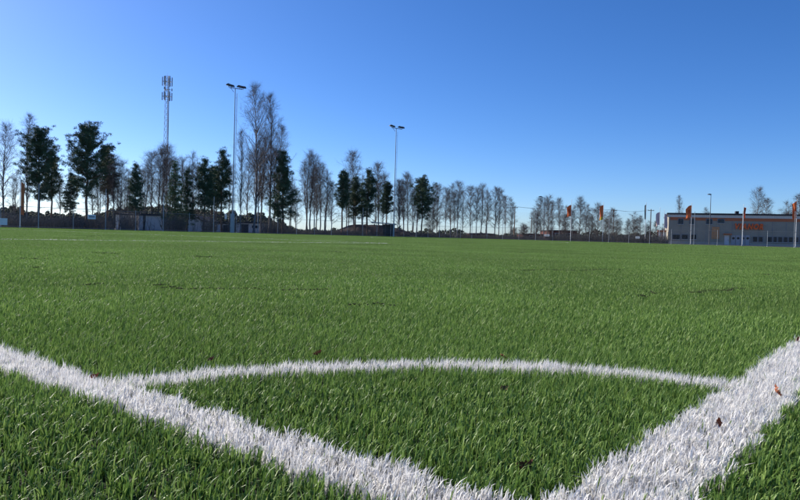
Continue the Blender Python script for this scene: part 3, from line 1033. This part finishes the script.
# --- beyond the road
T('bush', 523, 226, 60, 'round leafless bush standing alone in the gap by the wooden pole')
T('bush', 512, 229, 48, 'low leafless bush at the end of the thinning tree row')
gG = 'shrubby bare trees around the street lamp and orange flags'
row(((536, 206, 'shrubby'), (541, 199, 'bare_c'), (547, 198, 'shrubby2'), (552, 203, 'bare_a'), (559, 200, 'bare_d'), (565, 208, 'shrubby'), (572, 207, 'bare_b'), (579, 199, 'shrubby2'),
                  (585, 206, 'bare_a'), (591, 210, 'shrubby'), (597, 205, 'shrubby2'), (606, 213, 'shrubby'), (612, 210, 'shrubby2'), (617, 216, 'shrubby')), gG, 'bushy leafless tree', 'in the grove behind the flags', 'the street lamp', 'the wire pole', lambda px: 150 + (px * 7 % 23))
gH = 'bare trees left of the grey building'
row(((628, 220, 'shrubby2'), (634, 214, 'shrubby'), (640, 217, 'shrubby2'), (648, 222, 'shrubby'), (655, 222, 'shrubby2'), (663, 225, 'shrubby')), gH, 'low leafless tree', 'left of the building', 'the yellow tipped flag', 'the pink flags', lambda px: 160 + (px * 7 % 19))
tree('birch_tall2', 679, 197, 190, 'slim bare tree over the left end of the grey building roof')
tree('bare_b', 706, 209, 190, 'bare treetop barely showing over the roof behind the dark street lamp')
tree('bare_a', 755, 190, 175, 'tallest bare tree behind the building, above the orange lettering')
tree('bare_c', 764, 200, 180, 'rounded bare tree next to the tallest one behind the building')
tree('shrubby', 786, 204, 175, 'bushy bare tree behind the roof near the farthest right flag')
tree('bare_c', 799, 196, 178, 'bare tree behind the roof at the orange flag right of the lettering')
tree('bare_b', 822, 198, 178, 'bare tree behind the right part of the building roof')

# ------------------------------------------------------------------ undergrowth and far woodland
prof = [(-90, 206), (0, 207), (12, 206), (25, 212), (60, 213), (100, 212), (115, 208), (130, 205), (150, 206), (170, 207), (190, 210), (215, 211),
        (240, 212), (262, 213), (274, 216), (284, 222), (298, 229.5), (322, 230), (335, 229), (400, 231), (450, 232.5), (500, 234), (540, 234), (560, 231), (600, 232), (640, 232), (662, 233), (700, 236), (880, 240)]
ppx, ppy = np.array([p[0] for p in prof]), np.array([p[1] for p in prof])
g = np.random.default_rng(77)
N = 15000
px = g.uniform(-90, 668, N)
top = np.interp(px, ppx, ppy)
fd = np.array([FD(q) for q in np.linspace(-90, 668, 200)])
dep = np.interp(px, np.linspace(-90, 668, 200), fd) + g.uniform(4, 18, N)
for a_, b_ in ((114.5, 121), (137.5, 163), (185.5, 203), (216, 229), (236, 262)):
    cut = (px > a_) & (px < b_) & (g.random(N) < .97)
    px[cut] = g.uniform(300, 668, cut.sum())
top = np.interp(px, ppx, ppy)
dep = np.interp(px, np.linspace(-90, 668, 200), fd) + g.uniform(4, 18, N)
tz = np.array([top_z(a, b, c) for a, b, c in zip(px, top, dep)])
hgt = np.maximum(tz * .85, .5) * g.uniform(.25, 1.0, N) ** .8
xs = np.array([ray(a, horizon_py(a))[0] for a in px]) * dep
b0 = np.stack([xs, dep, np.full(N, -.02)], 1)
lean = g.normal(0, .22, (N, 2)) * hgt[:, None]
b1 = b0 + np.concatenate([lean, hgt[:, None]], 1)
V1, T1 = frusta(b0, b1, np.full(N, .022), np.full(N, .006), 3)
k = np.arange(N)
f = g.uniform(.3, .9, N)[:, None]
c0 = b0[k] * (1 - f) + b1[k] * f
c1 = c0 + np.stack([g.normal(0, .35, N), g.normal(0, .35, N), g.uniform(.05, .6, N)], 1)
V2, T2 = frusta(c0, c1, np.full(N, .014), np.full(N, .005), 3)
tag(link('undergrowth', np_mesh('undergrowth', np.concatenate([V1, V2]), np.concatenate([T1, T2 + len(V1)])), M['thicket']),
    'dark leafless undergrowth behind the fences and between the trunks', kind='stuff')
# woodland far off: needle and twig sprays filling a band of uneven height
N = 40000
px = np.where(g.random(N) < .6, g.uniform(-110, 292, N), g.uniform(-110, 900, N))
kx_ = np.arange(-120, 920, 3.1)
ky_ = g.normal(0, 1.5, len(kx_))
kx2, ky2 = np.arange(-120, 920, 14.0), g.normal(0, 1.6, 75)
top = np.interp(px, ppx, ppy) + np.interp(px, kx_ + g.normal(0, .8, len(kx_)), ky_) + np.interp(px, kx2, ky2[:len(kx2)]) + .6
dep = g.uniform(215, 260, N)
tz = np.array([top_z(a, b, c) for a, b, c in zip(px, top, dep)])
xs = np.array([ray(a, horizon_py(a))[0] for a in px]) * dep
z = np.maximum(tz, 1.0) * g.random(N) ** .8
p = np.stack([xs, dep, z], 1)
a = unit_rows(g.normal(0, 1, (N, 3)))
b = unit_rows(np.cross(a, g.normal(0, 1, (N, 3))))
s = g.uniform(.4, 1.0, N)[:, None]
V = np.stack([p - b * s * .5, p + b * s * .5, p + a * s, p + a * s * .3 + np.cross(a, b) * s * .5], 1).reshape(-1, 3)
V[:, 2] = np.maximum(V[:, 2], -.02)
TT = (np.array([[0, 1, 2], [1, 3, 2], [0, 2, 3], [0, 3, 1]])[None] + (np.arange(N) * 4)[:, None, None]).reshape(-1, 3)
tag(link('far_woodland', np_mesh('far_woodland', V, TT), M['wood_far']), 'dark far woodland low along the horizon', kind='stuff')

# ------------------------------------------------------------------ mound and shelter
mx0, mx1 = at(322, 128)[0], at(436, 128)[0]
nx, ny = 40, 12
mv, mf = [], []
g = np.random.default_rng(5)
for j in range(ny + 1):
    for i in range(nx + 1):
        s, t = i / nx, j / ny
        e = min(1, s / .28, (1 - s) / .5) * math.sin(math.pi * t) ** .7
        z = 2.1 * (3 * e * e - 2 * e ** 3) * (1 if e <= 1 else 1) + g.normal(0, .05) * (e > 0)
        mv.append((mx0 + (mx1 - mx0) * s, 124 + 14 * t, max(-.01, z) if 0 < e else -.03))
for j in range(ny):
    for i in range(nx):
        a = j * (nx + 1) + i
        mf.append((a, a + 1, a + nx + 2, a + nx + 1))
me = bpy.data.meshes.new('earth_mound'); me.from_pydata(mv, [], mf); me.update()
tag(link('earth_mound', me, M['mound']), 'long low reddish brown earth mound behind the fence', kind='structure')

def shelter():
    dep = 118.0
    x0, x1 = at(376, dep)[0], at(394.5, dep)[0]
    w_ = x1 - x0
    root = empty('shelter', (x0, dep, 0))
    tag(root, 'low dark shelter with a thin flat overhanging roof on the mound side', 'shelter')
    zt = top_z(384, 224.2, dep)
    MB().prism([(-.9, zt + .25), (-.9, zt + .40), (w_ + .3, zt + .1), (w_ + .3, zt - .08)], -.6, 2.2).build('roof', M['galv'], root)
    MB().box(w_ * .35, w_, 1.7, 1.85, 0, zt - .0).build('back_wall', M['dark_metal'], root)
    MB().box(w_ - .1, w_, 0, 1.69, 0, zt - .1).build('side_wall', M['dark_metal'], root)
    for q in (0.05, w_ * .5):
        MB().tube((q, 0, 0), (q, 0, zt + .16 - .15 * q / w_), .05, .05, 6).build('post', M['dark_metal'], root)
    MB().box(w_ * .4, w_ - .2, 1.1, 1.5, .42, .48).build('bench_seat', M['bark_pine'], root)
    for q in (.45, .65, .9):
        MB().box(w_ * q, w_ * q + .08, 1.15, 1.45, 0, .419).build('bench_leg', M['dark_metal'], root)
shelter()

# ------------------------------------------------------------------ white sheds behind the left trees
M['shed_wall'] = mat('white_sheet_wall', (0.86, 0.84, 0.85), .6, .04, .6)
M['shed_roof'] = mat('dark_sheet_roof', (0.07, 0.07, 0.08), .7, .2, .8)
M['pane'] = mat('dark_window_pane', (0.015, 0.018, 0.025), .2, .1, 2, spec=.3)
M['brick_red'] = mat('red_brown_boards', (0.14, 0.05, 0.04), .85, .2, 1.0)
def shed(px0, px1, top, depth, dy, label, gable=False, wins=(), doors=(), wallm='shed_wall'):
    x0, x1 = at(px0, depth)[0], at(px1, depth)[0]
    w_ = x1 - x0
    zt = top_z((px0 + px1) / 2, top, depth)
    root = empty('shed', (x0, depth, 0))
    tag(root, label, 'shed')
    if gable:
        MB().prism([(0, -.05), (w_, -.05), (w_, zt * .72), (w_ / 2, zt), (0, zt * .72)], 0, dy).build('wall', M[wallm], root)
        for s in (0, 1):
            xa = -.3 if s == 0 else w_ + .3
            m = zt * .72 - .3 * (zt * .28) / (w_ / 2)
            MB().prism([(xa, m + .02), (w_ / 2, zt + .02), (w_ / 2, zt + .17), (xa, m + .17)], -.35, dy + .35).build('roof', M['shed_roof'], root)
    else:
        MB().box(0, w_, 0, dy, -.05, zt - .3).build('wall', M[wallm], root)
        MB().prism([(-.3, zt - .298), (w_ + .3, zt - .298), (w_ + .3, zt - .1), (w_ / 2, zt), (-.3, zt - .1)], -.3, dy + .3).build('roof', M['shed_roof'], root)
    for (s, z0, z1, ww) in wins:
        fr = MB().box(w_ * s, w_ * s + ww, -.05, -.003, zt * z0, zt * z1).build('window', M['white_paint'], root)
        MB().box(w_ * s + .08, w_ * s + ww - .08, -.07, -.051, zt * z0 + .08, zt * z1 - .08).build('pane', M['pane'], fr)
    for (s, h_, ww) in doors:
        dr = MB().box(w_ * s, w_ * s + ww, -.06, -.003, 0, zt * h_).build('door', M['dark_metal'], root)
        MB().box(w_ * s + ww - .2, w_ * s + ww - .1, -.12, -.061, 1.0, 1.08).build('handle', M['galv'], dr)
shed(115.5, 120.5, 212.5, 97, 9, 'narrow white end wall between the broadest pine and the narrow conifer')
shed(138.5, 160.5, 213.6, 100, 9, 'long white wall behind the trunks left of the bushy spruce')
shed(186.5, 202, 216.5, 104, 8, 'white gabled shed behind the two dark pines', True)
shed(216, 229, 222, 108, 6, 'low pale shed left of the cabinet mast', doors=((.55, .7, 1.0),))
shed(236, 262, 221.5, 112, 7, 'long low pale shed behind the tallest birches', doors=((.2, .75, 1.2),), wins=((.6, .4, .7, 1.2),))
shed(523, 543, 233.5, 190, 10, 'long low dark red shed beyond the road, at the wooden pole', wins=((.3, .4, .7, 1.2),), wallm='brick_red')
shed(549, 577, 230, 182, 12, 'dark red boarded shed behind the first orange flag', wins=((.2, .4, .7, 1.2), (.6, .4, .7, 1.2)), doors=((.42, .6, 1.6),), wallm='brick_red')
shed(470, 494, 233, 175, 9, 'flat dark red shed behind the thinning tree row', wallm='brick_red', doors=((.5, .65, 1.6),))

# ------------------------------------------------------------------ grey building with orange lettering
M['panel'] = mat('grey_wall_panel', (0.335, 0.305, 0.245), .7, .07, .8)
M['plinth'] = mat('pale_plinth', (0.48, 0.42, 0.345), .85, .08, 1)
M['fascia'] = mat('pale_fascia', (0.66, 0.62, 0.54), .6, .05, 1)
M['roof_dark'] = mat('dark_roof_edge', (0.035, 0.037, 0.045), .7, .2, 1)
M['orange_band'] = mat('orange_band', (0.50, 0.16, 0.075), .7, .08, 1)
M['sign_orange'] = mat('orange_letters', (0.90, 0.15, 0.035), .5, .05, 2)
M['tan'] = mat('tan_wood', (0.60, 0.30, 0.14), .8, .15, 2)
M['frame_grey'] = mat('grey_frames', (0.25, 0.26, 0.28), .6, .1, 2)
M['teal_pane'] = mat('teal_pane', (0.02, 0.04, 0.055), .2, .15, 2, spec=.35)
M['door_white'] = mat('pale_door', (0.66, 0.66, 0.66), .5, .04, 2)
M['roller'] = mat('grey_roller_door', (0.42, 0.42, 0.44), .6, .06, 2)
BX, BY = at(668, 140)[0], 140.0
TH = R(-20)
cT, sT = math.cos(TH), math.sin(TH)
def fac(px, py=None):
    t = ray(px, horizon_py(px) if py is None else py)[0]
    k = (t * BY - BX) / (cT - t * sT)
    if py is None: return k
    return k, CAMZ + ray(px, py)[1] * (BY + sT * k)
bld = empty('warehouse', (BX, BY, 0), TH)
tag(bld, 'long flat roofed grey building with orange lettering and an orange band', 'building')
KL = 62.0
HR = fac(735, 215.0)[1]
def zf(px, py): return fac(px, py)[1]
z_or0, z_or1 = zf(735, 221.0), zf(735, 217.9)
MB().box(0, KL, 0, 26, 0.55, HR - .05).build('wall', M['panel'], bld)
MB().box(-.06, KL + .06, -.06, 26.06, -.05, 0.549).build('plinth', M['plinth'], bld)
MB().box(-.35, KL + .35, -.35, 26.3, HR - .049, HR + .28).build('roof', M['roof_dark'], bld)
MB().box(-.25, KL + .25, -.25, -.003, HR - .62, HR - .05).build('fascia', M['fascia'], bld)
MB().box(.3, KL - .3, -.05, -.003, z_or0, z_or1).build('orange_band', M['orange_band'], bld)
# wall cladding joints, a raised rib at each panel edge
for i in range(1, 26):
    kx = i * 2.4
    if kx > 34: break
    MB().box(kx - .03, kx + .03, -.035, -.003, .56, z_or0 - .01).build('panel_joint', M['frame_grey'], bld)
def window(pxa, pxb, pya, pyb, m='pane', bars=0, name='window'):
    ka, z1 = fac(pxa, pya); kb, z0 = fac(pxb, pyb)
    f = MB()
    f.box(ka, kb, -.10, -.002, z0, z0 + .08).box(ka, kb, -.10, -.002, z1 - .08, z1).box(ka, ka + .08, -.099, -.002, z0 + .081, z1 - .081).box(kb - .08, kb, -.099, -.002, z0 + .081, z1 - .081)
    w_ = f.build(name, M['frame_grey'], bld)
    n = bars + 1
    for i in range(n):
        a = ka + .085 + (kb - ka - .17) * i / n; b = ka + .085 + (kb - ka - .17) * (i + 1) / n
        MB().box(a + .03, b - .03, -.06, -.041, z0 + .085, z1 - .085).build('pane', M[m], w_)
    MB().box(ka - .05, kb + .05, -.18, -.101, z0 - .04, z0 + .02).build('sill', M['fascia'], w_)
    return w_
for a, b in ((678, 683.5), (689.5, 695), (706, 712.5), (717.5, 724.5)):
    window(a, b, 218.3 if a < 700 else 218.6, 224.5 if a < 717 else 223.5, 'teal_pane', 1)
for a, b in ((672.5, 680), (681.5, 688), (689.5, 696.5)):
    window(a, b, 234.2, 239.6, 'pane', 1)
for i, (a, b) in enumerate(((752.5, 757.5), (758.3, 763.0), (767, 772.3), (773.2, 777), (777.8, 782.4), (783.4, 787.6), (788.4, 793.0), (794, 798.5), (799.5, 804), (805, 810), (811, 816))):
    window(a, b, 236.4 + i * .06, 242.4 + i * .06, 'pane', 0)
# tan wooden panel wall, made of boards
ka, z1 = fac(711.5, 226.5); kb, z0 = fac(719.3, 238.8)
tp_ = MB().box(ka, kb, -.06, -.003, z0, z1).build('wood_screen', M['frame_grey'], bld)
nb = 7
for i in range(nb):
    a = z0 + (z1 - z0) * i / nb; b = z0 + (z1 - z0) * (i + 1) / nb - .05
    MB().box(ka + .05, kb - .05, -.11, -.061, a, b).build('board', M['tan'], tp_)
# pale door with a canopy
ka, z1 = fac(724.5, 235.2); kb, z0 = fac(728.8, 244.6)
dr = MB().box(ka, kb, -.10, -.003, 0.02, z1).build('door', M['door_white'], bld)
MB().box(kb - .22, kb - .12, -.17, -.101, 1.0, 1.12).build('handle', M['dark_metal'], dr)
MB().box(ka - .2, kb + .4, -.9, -.003, z1 + .1, z1 + .35).build('canopy', M['orange_band'], bld)
# four leaf doors with round windows
for i in range(4):
    a = 731.2 + i * 4.75
    ka, z1 = fac(a, 235.4); kb, _ = fac(a + 4.5, 235.4)
    g_ = MB().box(ka, kb, -.11, -.003, .02, z1).build('bay_door', M['roller'], bld)
    c = (ka + kb) / 2
    MB().tube((c, -.13, z1 * .72), (c, -.111, z1 * .72), .26, .26, 14).build('porthole', M['pane'], g_)
    MB().box(kb - .06, kb - .015, -.14, -.111, .06, z1 - .05).build('edge_strip', M['frame_grey'], g_)
# dark roof unit
MB().box(fac(735.5), fac(738.8), 1.5, 3.2, HR + .281, HR + .85).build('roof_unit', M['roof_dark'], bld)
# entrance lean-to at the left end
MB().box(-2.0, -.36, 1.0, 1.2, 0, 2.5).build('porch_wall', M['fascia'], bld)
MB().box(-2.1, -.36, .6, 3.2, 2.501, 2.75).build('porch_roof', M['orange_band'], bld)
for q in (-2.0, -1.2):
    MB().tube((q, .75, 0), (q, .75, 2.5), .07, .07, 6).build('porch_post', M['brick_red'], bld)
# raised letters
ka, zb = fac(733.6, 229.2); kb, zt = fac(763.5, 223.9)
word = 'VIANOR'
glyph = []
for ch in word:
    cu = bpy.data.curves.new('letter', 'FONT')
    cu.body = ch
    cu.size = 1.0
    cu.extrude = 0.05
    cu.offset = 0.05
    cu.shear = 0.0
    cu.resolution_u = 3
    o = bpy.data.objects.new('letter', cu)
    COL.objects.link(o)
    bpy.context.view_layer.update()
    me = bpy.data.meshes.new_from_object(o.evaluated_get(bpy.context.evaluated_depsgraph_get()))
    COL.objects.unlink(o); bpy.data.objects.remove(o)
    co = np.empty(len(me.vertices) * 3); me.vertices.foreach_get('co', co)
    glyph.append((me, co.reshape(-1, 3)))
wtot = sum(c[:, 0].max() - c[:, 0].min() for _, c in glyph) + .10 * (len(word) - 1)
kx = ka
sx = (kb - ka) / wtot
for me, c in glyph:
    w_ = c[:, 0].max() - c[:, 0].min()
    lo, hi = c[:, 1].min(), c[:, 1].max()
    X = (c[:, 0] - c[:, 0].min()) * sx
    Z = (c[:, 1] - lo) / (hi - lo) * (zt - zb)
    Y = c[:, 2] * 2.4
    n = np.stack([X + Z * .18, Y, Z], 1)
    n[:, 1] = -Y
    me.vertices.foreach_set('co', n.ravel())
    me.materials.clear(); me.materials.append(M['sign_orange'])
    me.update()
    lo_ = link('letter', me, None, bld)
    lo_.location = (kx, -.18, zb)
    MB().box(.1, max(.25, w_ * sx * .5), .10, .177, .3, .38).build('letter_fixing', M['frame_grey'], lo_)
    kx += (w_ + .10) * sx

# ------------------------------------------------------------------ flags and poles
def cloth(wd, ht, folds, drop, seed, thick=.012):
    """hanging cloth, hoist edge at x = 0, top at z = 0"""
    g = np.random.default_rng(seed)
    nx, nz = 14, 18
    ph = g.uniform(0, 6)
    V = []
    for j in range(nz + 1):
        for i in range(nx + 1):
            s, t = i / nx, j / nz
            x = wd * s * (1 - .30 * t * (.5 + .5 * math.sin(5 * t + ph)))
            y = folds * wd * 1.5 * math.sin(7 * s + 2.2 * t + ph) * (.25 + .75 * s)
            z = -ht * t - drop * s * s * ht * (1 - .4 * t)
            V.append((x, y, z))
    n = len(V)
    V += [(x, y + thick, z) for x, y, z in V]
    F = []
    for j in range(nz):
        for i in range(nx):
            a = j * (nx + 1) + i
            F += [(a, a + 1, a + nx + 2, a + nx + 1), (n + a, n + a + nx + 1, n + a + nx + 2, n + a + 1)]
    return V, F
def flagpole(px, top, depth, label, r=.042, m='white_paint'):
    x, y, _ = at(px, depth)
    H = top_z(px + .0265 * (horizon_py(px) - top), top, depth)
    root = empty('flagpole', (x, y, 0))
    tag(root, label, 'flagpole', 'white flagpoles beyond the fence')
    MB().tube((0, 0, 0), (0, 0, H), r * 1.25, r * .6, 8).build('pole', M[m], root)
    MB().tube((0, 0, H), (0, 0, H + .12), r * 1.1, r * .3, 8).build('finial', M['galv'], root)
    MB().tube((0, 0, 0), (0, 0, .18), r * 2.6, r * 2.2, 8).build('base_collar', M['galv'], root)
    return x, y, H, depth
def flag(fp, pw, ph, m, label, px_dir=-1, folds=.10, drop=.25, seed=1, emblem=None, below=.25):
    x, y, H, depth = fp
    V, F = cloth(.88 * pw / FPX * depth, .9 * ph / FPX * depth, folds, drop, seed)
    V = [(a * px_dir + .05 * px_dir, b, c) for a, b, c in V]
    me = bpy.data.meshes.new('flag'); me.from_pydata(V, [], F); me.update()
    o = link('flag', me, M[m])
    o.location = (x, y, H - below)
    tag(o, label, 'flag', 'flags hanging from the poles')
    nx, nz = 14, 18
    if emblem:
        m2, i0, i1, j0, j1 = emblem
        idx = {}
        EV, EF = [], []
        for j in range(j0, j1):
            for i in range(i0, i1):
                q = []
                for (ii, jj) in ((i, j), (i + 1, j), (i + 1, j + 1), (i, j + 1)):
                    if (ii, jj) not in idx:
                        idx[(ii, jj)] = len(EV)
                        a, b, c = V[jj * (nx + 1) + ii]
                        EV.append((a, b - .006, c))
                    q.append(idx[(ii, jj)])
                EF.append(tuple(q))
        me2 = bpy.data.meshes.new('emblem'); me2.from_pydata(EV, [], EF); me2.update()
        link('emblem', me2, M[m2], o)
    return o
f1 = flagpole(20, 179, FD(20) + 1.0, 'white flagpole left of the round topped pine')
flag(f1, 3.8, 36, 'orange_dull', 'long limp orange flag left of the round topped pine', 1, .16, .08, 3, below=.3)
fp = flagpole(570.5, 200, 122, 'white flagpole in front of the dark red boarded shed')
flag(fp, 5.0, 12.5, 'orange', 'orange flag with a dark emblem in front of the dark red boarded shed', -1, .12, .25, 4, ('orange_dark', 3, 11, 5, 12), below=.9)
fp = flagpole(602.5, 203, 119, 'white flagpole with a yellow tipped orange flag')
flag(fp, 4.2, 16, 'orange', 'tall orange flag with a yellow lower part beside the bushy grove', -1, .12, .12, 5, ('yellow', 1, 13, 14, 18), below=.4)
fp = flagpole(645, 203, 118, 'white flagpole with a dark furled flag left of the pink flags')
flag(fp, 1.6, 16, 'black_cloth', 'dark furled flag wrapped to its pole left of the pink flags', -1, .3, .1, 6, below=.3)
fp = flagpole(659, 208, 128, 'white flagpole carrying the left pale pink flag')
flag(fp, 4.6, 14, 'pink', 'pale pink flag hanging left of its neighbour by the building end', -1, .14, .2, 7, below=.8)
fp = flagpole(663.5, 210, 128, 'white flagpole carrying the right pale pink flag')
flag(fp, 3.4, 15, 'pink', 'narrow pale pink flag right beside the building end', 1, .14, .3, 8, below=.7)
fp = flagpole(690.5, 203.5, 112, 'white flagpole with the slanting orange flag before the upper windows')
flag(fp, 6.6, 13, 'orange', 'slanting orange flag with a pale lower corner before the upper windows', -1, .10, .35, 9, ('orange_dark', 4, 9, 6, 12), below=.3)
fp = flagpole(742.3, 205, 108, 'white flagpole standing in front of the orange lettering')
flag(fp, 2.6, 12, 'orange_dark', 'dark orange furled flag wrapped to the pole before the lettering', 1, .3, .1, 10, below=.35)
fp = flagpole(795.5, 200, 105, 'white flagpole right of the lettering in front of the window row')
flag(fp, 4.6, 19, 'orange', 'long orange flag hanging right of the lettering', -1, .16, .18, 11, ('orange_dark', 3, 9, 7, 13), below=.2)

# thin wooden and steel poles, street lamps
def street_lamp(px, top, depth, label, arm=-.9):
    x, y, _ = at(px, depth)
    H = top_z(px, top, depth)
    root = empty('street_lamp', (x, y, 0))
    tag(root, label, 'street lamp')
    MB().tube((0, 0, 0), (0, 0, H), .10, .05, 8).build('pole', M['dark_metal'], root)
    MB().tube((0, 0, H - .05), (arm, 0, H + .1), .035, .03, 6).build('arm', M['dark_metal'], root)
    h_ = MB().prism([(-.42, 0), (.32, 0), (.30, .1), (0, .2), (-.36, .12)], -.16, .16).build('lamp_head', M['dark_metal'], root)
    h_.location = (arm - .1 * (1 if arm > 0 else -1), 0, H + .06)
    MB().box(-.3, .2, -.12, .12, -.03, -.002).build('lens', M['glassy'], h_)
street_lamp(543.5, 197.5, 126, 'dark street lamp with a short arm in the grove left of the flags')
street_lamp(709.2, 195, 130, 'dark street lamp rising above the grey building roof', -.35)
def wood_pole(px, top, depth, label):
    x, y, _ = at(px, depth)
    H = top_z(px, top, depth)
    root = empty('utility_pole', (x, y, 0))
    tag(root, label, 'utility pole', 'wooden poles carrying the wires')
    MB().tube((0, 0, -.02), (0, 0, H), .14, .09, 8).build('pole', M['bark_pine'], root)
    MB().box(-.75, .75, -.06, .06, H - .45, H - .33).build('crossarm', M['bark_pine'], root)
    for q in (-.65, 0, .65):
        MB().tube((q, 0, H - .329), (q, 0, H - .15), .05, .04, 6).build('insulator', M['galv'], root)
    return Vector((x, y, H))
w0 = wood_pole(514, 206, 165, 'wooden wire pole at the end of the thinning tree row')
w1 = wood_pole(613, 209, 165, 'wooden wire pole in the bushy grove right of the yellow tipped flag')
w2 = wood_pole(650, 209, 165, 'wooden wire pole between the furled dark flag and the pink flags')
w3 = wood_pole(531, 217, 200, 'short wooden pole alone in the gap by the round bush')
def wire(a, b, label, dz):
    n = 10
    m = MB()
    pts = []
    for i in range(n + 1):
        t = i / n
        p = a.lerp(b, t); p.z += dz - 4 * .5 * t * (1 - t)
        pts.append(p)
    for i in range(n): m.tube(pts[i], pts[i + 1], .016, .016, 4)
    tag(m.build('overhead_wire', M['dark_metal']), label, 'wire', 'overhead wires between wooden poles')
for q in (-.65, 0, .65):
    off = Vector((q, 0, 0))
    wire(w0 + off, w1 + off, 'thin overhead wire crossing the gap left of the bushy grove', -.15)
    wire(w1 + off, w2 + off, 'thin overhead wire between the grove and the furled dark flag', -.15)
